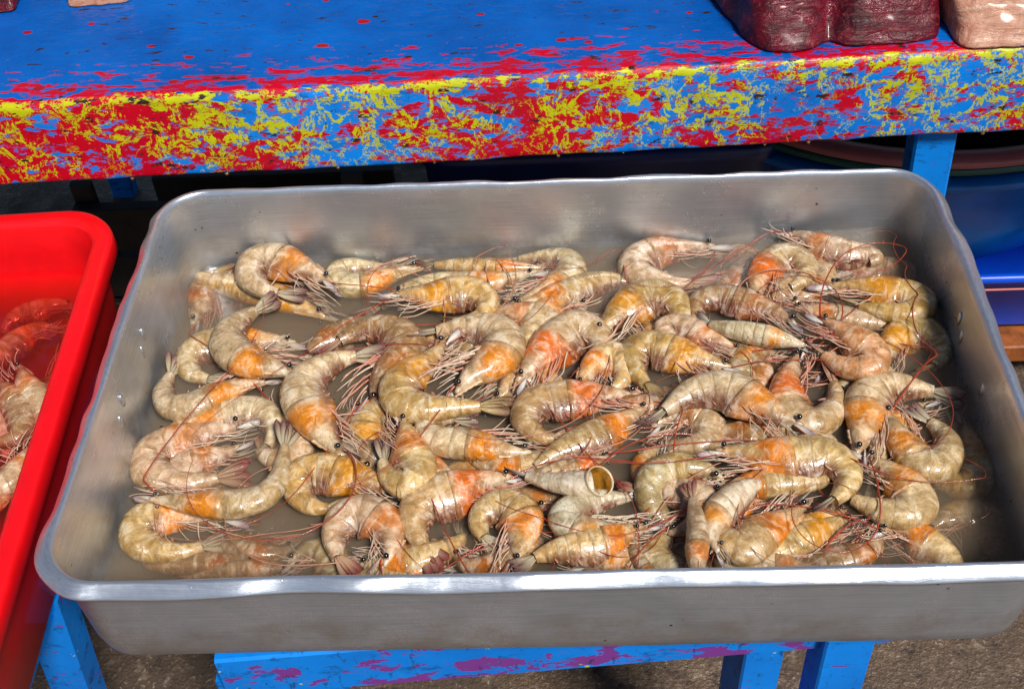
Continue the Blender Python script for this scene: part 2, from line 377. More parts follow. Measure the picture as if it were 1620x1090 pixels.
# ------------------------------------------------------------------ market bench
BA, BB = Vector((-.4241, .1891, 0)), Vector((.3746, .2161, 0))
bang = math.atan2(BB.y - BA.y, BB.x - BA.x)
bench = empty('market_bench', (BA.x, BA.y, 0), 'long blue painted market bench with worn red and yellow front edge, behind the tray', 'bench')
bench.rotation_euler = (0, 0, bang)
L_, HB = 1.9, .0735
ZT = .6035
bprof = []  # y,z around the slab section, front edge softly rounded
def arc(cy, cz, r, a0, a1, n): return [(cy + r * math.cos(R_(a0 + (a1 - a0) * k / n)), cz + r * math.sin(R_(a0 + (a1 - a0) * k / n))) for k in range(n + 1)]
bprof = [(.80, 0)] + [(.8 - .05 * k, 0) for k in range(1, 15)] + [(.05, 0), (.03, 0), (.02, 0), (.012, 0)] + arc(.007, -.007, .007, 90, 180, 5) + [(0, -.02), (0, -.035), (0, -.05), (0, -HB + .006)] + arc(.003, -HB + .003, .003, 180, 270, 3) + [(.022, -HB), (.022, -.03), (.80, -.03)]
bv, bf = [], []; nx = 190
for i in range(nx + 1):
    x = -.55 + L_ * i / nx
    for (y, z) in bprof:
        k = 1 if y < .04 else .4
        sag = .0016 * noise.noise(Vector((x * 5, 0, 0))) ; f = .0011 * noise.noise(Vector((x * 28, z * 40, y * 8))) * k
        low = -.0014 * max(0, noise.noise(Vector((x * 60, 3, 0)))) if z < -.06 and y < .01 else 0
        bv.append((x, y + f, z + sag + f * .8 + low))
P_ = len(bprof)
for i in range(nx):
    for j in range(P_):
        a, b = i * P_ + j, i * P_ + (j + 1) % P_
        bf.append((a, b, b + P_, a + P_))
bf += [tuple(range(P_)), tuple(reversed([nx * P_ + j for j in range(P_)]))]
bm_ = mesh('bench_top', bv, bf, M['bench'])
b = bmesh.new(); b.from_mesh(bm_); bmesh.ops.recalc_face_normals(b, faces=b.faces); b.to_mesh(bm_); b.free()
top = obj('bench_top', bm_, bench, (0, 0, ZT))
def local(o, P): return o.matrix_basis.inverted() @ Vector(P)
def leg_w(parent, name, A, B, wv, dv, mat):
    A, B = local(parent, A), local(parent, B); rm = parent.matrix_basis.inverted().to_3x3()
    return box_between(name, A, B, rm @ Vector(wv), rm @ Vector(dv), mat, parent)
leg_w(bench, 'leg', (.3085, .236, .570), (.350, .262, -.002), (.0165, 0, 0), (0, .012, 0), M['leg_paint'])
leg_w(bench, 'leg', (-.62, .215, .570), (-.63, .23, -.002), (.0165, 0, 0), (0, .012, 0), M['leg_paint'])
leg_w(bench, 'leg', (.34, .86, .570), (.35, .87, -.002), (.0165, 0, 0), (0, .012, 0), M['leg_paint'])
leg_w(bench, 'leg', (-.62, .86, .570), (-.63, .87, -.002), (.0165, 0, 0), (0, .012, 0), M['leg_paint'])
# hanging water drops under the front board
for i in range(10):
    b = bmesh.new(); bmesh.ops.create_uvsphere(b, u_segments=8, v_segments=6, radius=.0012 + .0006 * rnd.random())
    me = bpy.data.meshes.new('drop'); b.to_mesh(me); b.free(); me.materials.append(M['amber'])
    me.polygons.foreach_set('use_smooth', [True] * len(me.polygons))
    obj('drip', me, bench, (.1 + .08 * i + rnd.uniform(-.03, .03), .002, ZT - HB - .0008))

# ------------------------------------------------------------------ fish on the bench
def chunk(name, label, cat, cx, cy, w, d, h, mat, seed, rot=0, lobes=0, taper=0):
    b = bmesh.new(); bmesh.ops.create_cube(b, size=2)
    bmesh.ops.subdivide_edges(b, edges=b.edges, cuts=22, use_grid_fill=True)
    for v in b.verts:
        c = v.co; n = c.normalized(); k = .52
        sq = Vector([math.copysign(abs(a) ** .9, a) for a in c])
        m4 = (abs(c.x) ** 9 + abs(c.y) ** 9 + abs(c.z) ** 9) ** (1 / 9)
        p = Vector((c.x / m4, c.y / m4, c.z / m4))
        if p.z < -.82: p.z = -.82
        q = Vector((p.x * w / 2 + (taper * p.y * w * .5 if p.x < 0 else 0) * abs(p.x), p.y * d / 2 - .10 * d * p.z * (p.y < 0) * -1, (p.z + .82) / 1.82 * h))
        nn = noise.noise(q * 32 + Vector((seed, 0, 0))) * .0035 + noise.noise(q * 90 + Vector((seed, 4, 0))) * .0016
        if lobes: nn -= .014 * math.exp(-((q.x - .03 * w - q.y * .2) / .010) ** 2)
        q += Vector((n.x, n.y, max(n.z, 0))) * nn
        q.z = max(q.z, .0)
        v.co = q
    me = bpy.data.meshes.new(name); b.to_mesh(me); b.free(); me.materials.append(mat)
    me.polygons.foreach_set('use_smooth', [True] * len(me.polygons))
    o = obj(name, me, None, (cx, cy, ZT + .0012)); o.rotation_euler = (0, 0, rot)
    return tag(o, label, cat)
chunk('tuna_chunk', 'dark red two lobed chunk of raw fish on the bench, back right', 'fish', .2205, .2955, .156, .125, .032, M['tuna'], 3, bang + .03, 1, -.20)
chunk('fish_piece', 'pale beige raw fish piece at the right end of the bench beside the red chunk', 'fish', .368, .289, .128, .125, .030, M['pale'], 9, bang, 0, 0)
chunk('fish_scrap', 'small pinkish fish scrap at the back left of the bench', 'fish', -.362, .352, .052, .04, .012, M['pale'], 21, .1)
chunk('fish_scrap', 'dark red fish scrap in the far left corner of the bench', 'fish', -.455, .352, .05, .05, .014, M['tuna'], 27, .1)
chunk('fish_scrap', 'tiny pink fish scrap at the back of the bench near the red chunk', 'fish', .018, .345, .016, .02, .006, M['pale'], 31, .4)

# ------------------------------------------------------------------ stool under the tray
stool = empty('wooden_stool', (0, 0, 0), 'blue wooden stool with violet and yellow paint chips carrying the metal tray', 'stool')
sA, sB = Vector((-.213, -.1715, .4085)), Vector((.222, -.1405, .4085))
sdv = (sB - sA).normalized(); snv = Vector((-sdv.y, sdv.x, 0))
box_between('seat', (sA + sB) / 2 + snv * .165 + Vector((0, 0, .0125)) - sdv * .2165, (sA + sB) / 2 + snv * .165 + Vector((0, 0, .0125)) + sdv * .2165, snv * .158, Vector((0, 0, .0075)), M['stool'], stool, .0015, 20)
ap = box_between('apron', Vector((0, 0, 0)), sdv * (sB - sA).length, Vector((0, 0, .0230)), snv * .008, M['stool'], stool, .0018, 30)
ap.location = sA + snv * .009 + Vector((0, 0, -.0055))
box_between('leg', (.1905, -.136, .402), (.1950, -.140, 0), sdv * .0165, snv * .014, M['leg_paint'], stool, .0015)
box_between('leg', (.1385, -.120, .398), (.1385, -.120, 0), sdv * .0135, snv * .022, M['leg_paint'], stool, .0015)
box_between('leg', (-.19, .12, .4), (-.19, .12, 0), sdv * .017, snv * .012, M['leg_paint'], stool, .0015)
box_between('leg', (.19, .15, .4), (.19, .15, 0), sdv * .017, snv * .012, M['leg_paint'], stool, .0015)
box_between('bracket', (-.182, -.1535, .3855), (-.182, -.1535, .30), sdv * .041, snv * .008, M['leg_paint'], stool, .0015)

# ------------------------------------------------------------------ red tub and its stand
RX, RY = -.535, -.085
rt = empty('red_tub', (RX, RY, .405), 'bright red plastic tub of shrimp in water at the left', 'tub')
rt.rotation_euler = (0, 0, R_(2.5))
rp = [(.030, -.105), (.022, -.104), (.018, -.10), (.0125, -.03), (.0115, -.012), (.009, -.012), (.008, -.016), (.001, -.016), (0, -.0145), (.0005, -.004), (.002, -.001), (.0045, 0), (.0115, 0), (.0145, -.001), (.0165, -.004), (.0185, -.03), (.026, -.096), (.030, -.0995), (.04, -.101)]
rv, rf = sweep(rp, .215, .262, .045, None, 12, 6, True, True)
obj('basin', mesh('basin', [v + Vector((0, 0, .105)) for v in rv], rf, M['red']), rt)
rr = rrect(.190, .237, .030, 10, 3); K = len(rr)
wv_ = [(x, y, 0) for x, y in rr] + [(x * .96, y * .97, -.056) for x, y in rr]
wf_ = [tuple(range(K)), tuple(reversed(range(K, 2 * K)))] + [(i, K + i, K + (i + 1) % K, (i + 1) % K) for i in range(K)]
rw = struct(obj('water', mesh('tub_water', wv_, wf_, M['redwater'], False), None, (RX, RY, .4635))); rw.rotation_euler = (0, 0, R_(2.5))
st = empty('tub_stand', (-.45, -.1, 0), 'blue wooden stand with a slanting plank leg under the red tub', 'stand')
leg_w(st, 'leg', (-.352, -.095, .402), (-.400, -.095, 0), (.0145, 0, 0), (0, .015, 0), M['leg_paint'])
leg_w(st, 'top_board', (-.75, -.06, .395), (-.345, -.045, .395), (0, 0, .009), (0, .15, 0), M['leg_paint'])
leg_w(st, 'leg', (-.72, -.11, .385), (-.72, -.29, .0), (.0175, 0, 0), (0, .012, 0), M['leg_paint'])
leg_w(st, 'leg', (-.72, .08, .385), (-.72, .12, .0), (.0175, 0, 0), (0, .012, 0), M['leg_paint'])
leg_w(st, 'leg', (-.36, .08, .385), (-.36, .12, .0), (.0175, 0, 0), (0, .012, 0), M['leg_paint'])

# ------------------------------------------------------------------ things under the bench
def lathe(name, prof, mat, parent=None, n=72, loc=None):
    vs, fs = [], []
    for k in range(n):
        a = 2 * math.pi * k / n
        for (r, z) in prof: vs.append((r * math.cos(a), r * math.sin(a), z))
    P = len(prof)
    for k in range(n):
        for j in range(P - 1):
            a, b = k * P + j, ((k + 1) % n) * P + j
            fs.append((a, b, b + 1, a + 1))
    return obj(name, mesh(name, vs, fs, mat), parent, loc)
def basin(name, label, cx, cy, z0, r, h, mat, full=0):
    fa, fb, fc = (.76, .81, .86) if full else (.60, .64, .76)
    o = empty(name, (cx, cy, z0), label, 'basin', 'nested basins under the bench')
    lathe('bowl', [(0, 0), (r * fa, 0), (r * fb, .006), (r * fc, h * .35), (r * (.885 if full else .85), h * .80), (r * .905, h * .82), (r * .91, h * .93), (r * .955, h * .95)], mat, o)
    lathe('rim', [(r * .955, h * .95), (r * .985, h * .93), (r, h * .96), (r * .995, h), (r * .95, h * 1.0), (r * .92, h * .98), (r * (.872 if full else .835), h * .8), (r * (fc - .01), h * .4), (r * (fa - .02), .010), (0, .008)], mat, o)
    return o
BX, BY = .425, .735
basin('basin', 'blue plastic basin at the bottom of the nested basins under the bench', BX, BY, .165, .335, .165, M['bluep'], 1)
basin('basin', 'dark green basin nested inside the blue basin under the bench', BX - .005, BY - .004, .190, .329, .160, M['greenp'])
pk = basin('basin', 'salmon pink basin with a broad lip among the nested basins under the bench', BX - .01, BY - .030, .226, .326, .150, M['pinkp'])
basin('basin', 'small green basin topmost in the nested basins under the bench', BX - .03, BY + .01, .236, .285, .142, M['greenp'])
cr = empty('plastic_crate', (.66, .672, .075), 'bright blue plastic crate under the nested basins at the right', 'crate')
cp = [(.02, 0), (.012, .001), (.01, .004), (.006, .078), (.0, .078), (-.001, .082), (.0, .088), (.008, .088), (.012, .08), (.016, .006), (.03, .005)]
cv, cf = sweep(cp, .20, .225, .02, None, 8, 6, True, True); obj('body', mesh('body', cv, cf, M['crate']), cr)
pv, pf = sweep([(.0040, .0645), (.0050, .0650), (.0050, .0672), (.0030, .0676), (.0020, .0660), (.0040, .0645)], .2, .225, .02, None, 8, 6); obj('stripe', mesh('stripe', pv, pf, M['pinkp']), cr)
pal = empty('timber_plank', (.66, .66, 0), 'orange brown timber under the bright blue crate', 'plank')
box_between('board', (-.2, -.212, .056), (.4, -.205, .056), (0, 0, .013), (0, .02, 0), M['timber'], pal)
box_between('board', (-.2, .12, .056), (.4, .12, .056), (0, 0, .013), (0, .02, 0), M['timber'], pal)
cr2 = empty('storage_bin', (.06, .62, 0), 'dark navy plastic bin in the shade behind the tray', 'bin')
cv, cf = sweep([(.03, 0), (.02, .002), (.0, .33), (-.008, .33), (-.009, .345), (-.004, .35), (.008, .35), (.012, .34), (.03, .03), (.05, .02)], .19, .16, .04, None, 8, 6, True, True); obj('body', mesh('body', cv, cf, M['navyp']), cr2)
bk = empty('wooden_box', (-.36, .60, 0), 'dark timber box under the bench behind the red tub', 'box')
for k in range(4): box_between('slat', (-.16, -.12 , .04 + .07 * k), (.16, -.12, .04 + .07 * k), (0, 0, .03), (0, .008, 0), M['dark'], bk)
for k in (-1, 1): box_between('post', (k * .15, -.105, 0), (k * .15, -.105, .30), (.012, 0, 0), (0, .006, 0), M['dark'], bk)
for k in range(4): box_between('slat', (-.16, .12 , .04 + .07 * k), (.16, .12, .04 + .07 * k), (0, 0, .03), (0, .008, 0), M['dark'], bk)
# ------------------------------------------------------------------ shrimp kit (shared small pieces)
def tube(pts, rad, sides=5, cap=True):
    vs, fs = [], []
    pts = [Vector(p) for p in pts]; n = len(pts); up = Vector((0, 0, 1))
    for i, p in enumerate(pts):
        t = (pts[min(i + 1, n - 1)] - pts[max(i - 1, 0)]).normalized()
        a = t.cross(up); a = a.normalized() if a.length > 1e-4 else Vector((1, 0, 0)); b = t.cross(a)
        r = rad(i / (n - 1)) if callable(rad) else rad
        for k in range(sides):
            an = 2 * math.pi * k / sides; vs.append(p + a * math.cos(an) * r + b * math.sin(an) * r)
    for i in range(n - 1):
        for k in range(sides):
            j = (k + 1) % sides; fs.append((i * sides + k, i * sides + j, (i + 1) * sides + j, (i + 1) * sides + k))
    if cap: fs += [tuple(reversed(range(sides))), tuple((n - 1) * sides + k for k in range(sides))]
    return vs, fs
def lerp3(a, b, t): t = max(0, min(1, t)); return tuple(a[i] + (b[i] - a[i]) * t for i in range(3))
PINK, CREAM, WINE = (.74, .34, .24), (.86, .68, .50), (.24, .03, .035)
# legs: unit length, root at origin, pointing +X, curling in the XY plane
LEGS = {'p': [], 'w': [], 'r': []}
for key, (c0, c1) in {'p': (PINK, CREAM), 'w': (CREAM, (.68, .52, .42)), 'r': ((.74, .26, .17), (.86, .52, .38))}.items():
    for k in range(7):
        bend, kn = rnd.uniform(.3, 1.35), rnd.uniform(-.5, .3); pts = [(0, 0, 0)]; a = -.10; p = Vector((0, 0, 0)); w3 = rnd.uniform(-.1, .1)
        for i in range(12):
            a += bend / 12 + (kn * .4 if i in (3, 4) else 0) - (kn * .5 if i in (7, 8) else 0)
            p = p + Vector((math.cos(a), math.sin(a), w3 * math.sin(i * .5 + k))) / 12; pts.append(tuple(p))
        v_, f_ = tube(pts, lambda t: .020 * (1 - t) ** .5 + .006, 5)
        cl = [lerp3(c0, c1, (i // 5) / 12 + rnd.uniform(-.1, .1)) for i in range(len(v_))]
        LEGS[key].append(mesh('walking_leg', v_, f_, M['limb'], True, cl))
def blade(L, W, Tk, tipc, basec, bend=.1, n=10):
    vs, fs, cl = [], [], []
    for i in range(n + 1):
        t = i / n; w_ = W * (math.sin(min(1, t * 1.25 + .12) * math.pi * .55)) * (1 if t < .8 else math.sqrt(max(0, 1 - ((t - .8) / .2) ** 2)) * .9 + .1)
        for (a, b) in ((-1, 0), (-.5, .6), (0, 1.3), (.5, .6), (1, 0), (.5, -.5), (0, -.6), (-.5, -.5)):
            vs.append((t * L, a * w_, b * Tk + bend * t * t))
            cl.append(lerp3(basec, tipc, max(0, (t - .35) / .5) + (.15 if abs(a) == 1 else 0) - (.25 if a == 0 else 0)))
    for i in range(n):
        for k in range(8):
            j = (k + 1) % 8; fs.append((i * 8 + k, i * 8 + j, i * 8 + 8 + j, i * 8 + 8 + k))
    fs += [tuple(reversed(range(8))), tuple(n * 8 + k for k in range(8))]
    return vs, fs, cl
FAN = {}
for key, tip, base in (('g', (.15, .045, .05), (.52, .44, .30)), ('w', (.10, .045, .07), (.66, .61, .52)), ('r', (.22, .02, .02), (.52, .32, .20)), ('y', (.17, .07, .03), (.50, .36, .16))):
    v_, f_, c_ = blade(1, .145, .030, tip, base); FAN[key] = mesh('uropod', v_, f_, M['limb'], True, c_)
    v_, f_, c_ = blade(.88, .075, .06, tip, base, .03); FAN[key + 't'] = mesh('telson', v_, f_, M['limb'], True, c_)
SWIM = []
for k in range(4):
    v_, f_, c_ = blade(1, .17, .07, (.42, .12, .08) if k % 2 else (.55, .28, .17), (.55, .36, .22), .15 + .1 * k, 6); SWIM.append(mesh('swimmeret', v_, f_, M['limb'], True, c_))
SCALE = []
for k in range(3):
    v_, f_, c_ = blade(1, .14, .02, (.30, .20, .24), (.80, .75, .68), .04 * k, 8); SCALE.append(mesh('antennal_scale', v_, f_, M['limb'], True, c_))
b = bmesh.new(); bmesh.ops.create_uvsphere(b, u_segments=14, v_segments=10, radius=1); EYE = bpy.data.meshes.new('eye'); b.to_mesh(EYE); b.free(); EYE.materials.append(M['eye'])
EYE.polygons.foreach_set('use_smooth', [True] * len(EYE.polygons))
v_, f_ = tube([(0, 0, 0), (.5, 0, 0), (1, 0, 0)], lambda t: .30 - .1 * math.sin(t * 3), 7); STALK = mesh('eye_stalk', v_, f_, M['limb'], True, [(.45, .27, .17)] * len(v_))

STY = {  # shell base, carapace patch, patch strength, leg key, fan key
 'g': ((.58, .45, .26), (.90, .30, .005), 1.15, 'p', 'g'), 'w': ((.64, .56, .43), (.84, .34, .03), .7, 'w', 'w'),
 'o': ((.58, .40, .18), (.92, .27, .003), 1.5, 'p', 'g'), 'y': ((.52, .34, .11), (.86, .36, .003), 1.2, 'p', 'y'),
 'r': ((.55, .37, .19), (.90, .19, .006), 1.5, 'r', 'r'), 'p': ((.58, .41, .26), (.78, .26, .05), .9, 'p', 'r'),
 's': ((.66, .33, .17), (.84, .34, .08), .6, 'r', 'r'), 'b': ((.34, .20, .09), (.55, .16, .01), .7, 'r', 'r'),
 'n': ((.42, .33, .17), (.60, .34, .02), .4, 'p', 'y')}
FS = [0, .07, .12, .18, .26, .34, .40, .48, .56, .64, .72, .80, .86, 1.0]
FV = [.04, .14, .29, .52, .80, .97, 1.03, 1.04, 1.0, .88, .71, .50, .33, .20]
def prof_f(s):
    for i in range(len(FS) - 1):
        if s <= FS[i + 1]:
            t = (s - FS[i]) / (FS[i + 1] - FS[i]); return FV[i] + (FV[i + 1] - FV[i]) * t
    return FV[-1]
SEG = [.385, .475, .56, .635, .705, .775, .865]
def smooth_path(pts, n=140):
    pts = [Vector(p) for p in pts]
    ext = [pts[0] * 2 - pts[1]] + pts + [pts[-1] * 2 - pts[-2]]; out = []
    for i in range(1, len(ext) - 2):
        p0, p1, p2, p3 = ext[i - 1:i + 3]
        for k in range(24):
            t = k / 24
            out.append(.5 * ((2 * p1) + (p2 - p0) * t + (2 * p0 - 5 * p1 + 4 * p2 - p3) * t * t + (3 * p1 - p0 - 3 * p2 + p3) * t ** 3))
    out.append(pts[-1])
    for _ in range(6): out = [out[0]] + [(out[i - 1] + out[i] * 2 + out[i + 1]) / 4 for i in range(1, len(out) - 1)] + [out[-1]]
    ac = [0]
    for a, b in zip(out, out[1:]): ac.append(ac[-1] + (b - a).length)
    res, j = [], 0
    for i in range(n + 1):
        d = ac[-1] * i / n
        while j < len(ac) - 2 and ac[j + 1] < d: j += 1
        t = (d - ac[j]) / max(1e-9, ac[j + 1] - ac[j]); res.append(out[j].lerp(out[j + 1], t))
    return res, ac[-1]
HEADS = []
def shrimp(pts, W, z, roll, sty, label, group, seed, antennae=0, headless=False, bounds=(.28, .165), abdomen_only=False):
    rn = random.Random(seed); B = W * .5
    P3 = [Vector((x, y, 0)) for x, y in pts]
    have = sum((b - a).length for a, b in zip(P3, P3[1:])); want = 4.1 * W
    if have < want and not headless:      # the tail is tucked under: carry the curl on and downwards
        a_, b_ = P3[-2] - P3[-3], P3[-1] - P3[-2]; sg_ = 1 if a_.cross(b_).z > 0 else -1
        hd_ = math.atan2(b_.y, b_.x); st0 = W * .45; k_ = int((want - have) / st0) + 1; p_ = P3[-1]; cz = 0
        for q in range(k_):
            hd_ += sg_ * .62; cz -= W * .16; p_ = Vector((p_.x + math.cos(hd_) * st0, p_.y + math.sin(hd_) * st0, cz))
            if bounds: p_.x = max(-bounds[0] + .008, min(bounds[0] - .008, p_.x)); p_.y = max(-bounds[1] + .003, min(bounds[1] - .003, p_.y))
            p_.z = max(p_.z, .441 - z + 0.0 if bounds else -.02); P3.append(p_)
    path, Ltot = smooth_path([tuple(q) for q in P3]); n = len(path) - 1
    turn = sum((path[i + 6] - path[i]).cross(path[i + 12] - path[i + 6]).z for i in range(0, n - 12, 6))
    side = -1 if turn > 0 else 1        # dorsal side lies outside the bend: +1 = left of travel
    rl = R_(roll + rn.uniform(-6, 6)); dz = rn.uniform(-.002, .002)
    org = path[n // 2].copy(); org.z = 0; org.z = z
    base, patch, pst, lk, fk = STY[sty]
    tint = (rn.uniform(.97, 1.06), 1.0, rn.uniform(.88, 1.08)); br = rn.uniform(.86, 1.16)
    base = tuple(min(.9, base[i] * tint[i] * br * 1.28) for i in range(3)); sx = rn.random() * 50
    def fr(s):
        s = max(0, min(1, s)); i = min(n - 1, int(s * n)); t = s * n - i
        P = path[i].lerp(path[i + 1], t)
        lo, hi = max(0, i - 3), min(n, i + 4); T = (path[hi] - path[lo]).normalized()
        Nl = Vector((-T.y, T.x, 0)).normalized() * side
        D = (Nl * math.cos(rl) + Vector((0, 0, 1)) * math.sin(rl)).normalized(); L = T.cross(D)
        if L.z < 0: L = -L
        P = P + Vector((0, 0, dz * (s - .4) * 2 - .0035 * max(0, s - .6) - .003 * max(0, .3 - s)))
        return P - Vector((org.x, org.y, 0)), T, D, L
    root = empty('shrimp', org, label, 'shrimp', group)
    NS = 22
    def ring(s, k, sh=0, deep=0.0, pinch=0):
        P, T, D, L = fr(s); f = prof_f(s); hd = B * f * k; w = B * .80 * (f ** .8) * k
        C = P + D * (B * (1 - f) * .40 * (1 if s < .4 else 0)); out = []
        for i in range(NS):
            a = 2 * math.pi * i / NS; ca, sa = math.cos(a), math.sin(a)
            vv = 1.0 if ca > 0 else 1.0 + .42 * math.exp(-((s - .44) / .24) ** 2)
            q = C + D * ca * hd * vv + L * sa * w * (1 - .38 * max(0, -ca) ** 2)
            wob = 1 - (.055 * math.exp(-((s - .215 - .05 * abs(sa)) / .016) ** 2) if s < .39 else 0) + .035 * noise.noise(Vector((s * 9 + sx, ca * 1.3, sa * 1.3)))
            out.append((C + (q - C) * wob, a, s))
        return out
    def colour(a, s, where):
        ca = math.cos(a)
        nz = noise.noise(Vector((s * 7 + sx, ca * 1.2, math.sin(a) * 1.2))); nz2 = noise.noise(Vector((s * 22 + sx, ca * 3, 5)))
        c = tuple(v * (1 + .26 * nz + .14 * nz2) for v in base)
        c = lerp3(c, tuple(v * w_ for v, w_ in zip(base, (.62, .50, .30))), .55 * max(0, ca) ** 6)       # amber brown back line
        c = lerp3(c, (.20, .035, .022), min(.93, max(0, -ca - .25) * 1.9 * (1 + .5 * nz2)) * (1 if .16 < s < .80 else .4))                                      # deep wine belly for legs and membranes, with the curl's shadow painted in
        if where == 'c':
            d = math.exp(-(((s - .315) / .055) ** 2)) * (.35 + .65 * max(0, ca + .35)) + .5 * max(0, nz2) * math.exp(-(((s - .25) / .09) ** 2))
            c = lerp3(c, patch, min(1, d * pst * 1.6 + .22 * pst * (nz > .1)))
            c = lerp3(c, (.62, .52, .42), max(0, .25 - s) * 2.2)
        return c
    def shell(name, rings, where, extra=None, lip=True):
        vs, cl, fs, sa = [], [], [], []
        for j, rg in enumerate(rings):
            for (p, a, s) in rg:
                sa += [s * Ltot, math.cos(a) * B, math.sin(a) * B]
                vs.append(p); c = colour(a, s, where)
                if extra: c = extra(c, j, len(rings), a)
                cl.append(c)
        m_ = len(rings)
        for j in range(m_ - 1):
            for i in range(NS):
                k = (i + 1) % NS; fs.append((j * NS + i, j * NS + k, (j + 1) * NS + k, (j + 1) * NS + i))
        fs.append(tuple(range(NS)) if True else ()); fs.append(tuple(reversed([(m_ - 1) * NS + i for i in range(NS)])))
        me = mesh(name, vs, fs, M['shell'], True, cl)
        at = me.attributes.new('SA', 'FLOAT_VECTOR', 'POINT'); at.data.foreach_set('vector', sa)
        b = bmesh.new(); b.from_mesh(me); bmesh.ops.recalc_face_normals(b, faces=b.faces); b.to_mesh(me); b.free()
        return obj(name, me, root)
    s_first = SEG[0]
    if not headless and not abdomen_only:
        rs = [ring(.065 + (.405 - .065) * k / 17, 1.0 + (.05 * (k / 17) ** 4)) for k in range(18)]
        rs.insert(0, ring(.062, .45)); rs.append(ring(.407, .95)); rs.append(ring(.400, .86))
        def cex(c, j, m_, a):
            if j >= m_ - 4: return lerp3(c, (.50, .24, .06), .35)
            return c
        shell('carapace', rs, 'c', cex)
        # rostrum: serrated blade along the back of the head
        vs, cl = [], []; tip, _, Dt, Lt = fr(0.0); P1, T1, D1, L1 = fr(.22); f1 = prof_f(.22)
        r0 = P1 + D1 * (B * f1 + B * (1 - f1) * .40) * .97
        r1 = tip + Dt * B * .22; nt = 14
        for k in range(nt + 1):
            t = k / nt; P, T, D, L = fr(.22 * (1 - t)); f = prof_f(.22 * (1 - t))
            on = P + D * (B * f + B * (1 - f) * .40) * .97
            c0 = on.lerp(r0.lerp(r1, t), min(1, t * 1.6)); hh = B * .115 * (1 - t) ** .7 + .0003
            tooth = B * .055 * (k % 2) * (1 if k > 2 else 0)
            for (dd, ll) in ((hh + tooth, 0), (0, B * .05 * (1 - t) + .0002), (-hh, 0), (0, -B * .05 * (1 - t) - .0002)): vs.append(c0 + D * dd + L * ll)
            for q in range(4): cl.append(lerp3(lerp3(base, patch, .25), (.20, .07, .035) if q == 0 else (.45, .30, .2), .35 + .4 * t))
        fs = [(k * 4 + i, k * 4 + (i + 1) % 4, k * 4 + 4 + (i + 1) % 4, k * 4 + 4 + i) for k in range(nt) for i in range(4)]
        obj('rostrum', mesh('rostrum', vs, fs, M['limb'], True, cl), root)
        # eyes
        P, T, D, L = fr(.105); er = B * rn.uniform(.13, .155)
        for sg in (1, -1):
            ep = P + D * B * .38 + L * sg * B * .52 - T * B * .10
            e = obj('eye', EYE, root, ep); e.scale = (er, er, er)
            dirv = (ep - (P + D * B * .3)).normalized(); st_ = obj('eye_stalk', STALK, root, P + D * B * .3 + dirv * B * .1)
            st_.rotation_mode = 'QUATERNION'; st_.rotation_quaternion = dirv.to_track_quat('X', 'Z'); st_.scale = (B * .42,) * 3
        # antennal scales and short feelers
        for sg, ang in ((1, .10), (-1, -.02)):
            P, T, D, L = fr(.10); X = (-T - D * ang + L * .08 * sg).normalized(); Yv = (D * .8 + L * .6 * sg).normalized(); Zv = X.cross(Yv).normalized(); Yv = Zv.cross(X)
            o = obj('antennal_scale', SCALE[rn.randrange(3)], root); ln = min(Ltot * .13, B * 1.9)
            o.matrix_local = Matrix.Translation(P + D * B * .02 + L * sg * B * .22) @ Matrix((X, Yv, Zv)).transposed().to_4x4() @ Matrix.Scale(ln, 4)
        for q in range(2):
            P, T, D, L = fr(.09); X = (-T + D * rn.uniform(-.25, .2) + L * rn.uniform(-.05, .25)).normalized(); Zv = X.cross(D).normalized(); Yv = Zv.cross(X)
            o = obj('feeler', LEGS[lk][rn.randrange(7)], root)
            o.matrix_local = Matrix.Translation(P + D * B * rn.uniform(0, .15) + L * B * .15) @ Matrix((X, Yv, Zv)).transposed().to_4x4() @ Matrix.Diagonal((B * rn.uniform(1.2, 2.0), B * 1.3, B * .9, 1))
        # walking legs: swept forward under the head
        for q in range(11):
            near = q % 6; far = q // 6; s = .16 + .04 * near + rn.uniform(-.01, .01); P, T, D, L = fr(s); f = prof_f(s)
            if q == 0: dir0 = rn.uniform(.10, .34); lbase = B * rn.uniform(1.9, 2.7)
            X = (-T - D * (dir0 + rn.uniform(-.07, .07)) + L * (rn.uniform(-.10, .06) if far == 0 else rn.uniform(-.15, .0))).normalized()
            Zv = X.cross(-D).normalized(); Yv = Zv.cross(X); ln = lbase * rn.uniform(.8, 1.1)
            if rn.random() < .12: X = (-T * .4 - D + L * .1).normalized(); Zv = X.cross(-D + T * .2).normalized(); Yv = Zv.cross(X); ln *= .8
            o = obj('walking_leg', LEGS[lk if rn.random() < .75 else 'w'][rn.randrange(7)], root)
            o.matrix_local = Matrix.Translation(P - D * B * f * rn.uniform(.66, .95) + L * B * (.50 if far == 0 else .15)) @ Matrix((X, Yv, Zv)).transposed().to_4x4() @ Matrix.Diagonal((ln, -ln * rn.uniform(.5, .8), ln * .9, 1))
        for q in range(2):   # mouth parts
            s = .13 + .03 * q; P, T, D, L = fr(s); f = prof_f(s); X = (-T - D * .35).normalized(); Zv = X.cross(D).normalized(); Yv = Zv.cross(X)
            o = obj('mouthpart', LEGS['w'][rn.randrange(7)], root); ln = B * 1.1
            o.matrix_local = Matrix.Translation(P - D * B * f * .6 + L * B * .25) @ Matrix((X, Yv, Zv)).transposed().to_4x4() @ Matrix.Diagonal((ln, ln, ln * 1.3, 1))
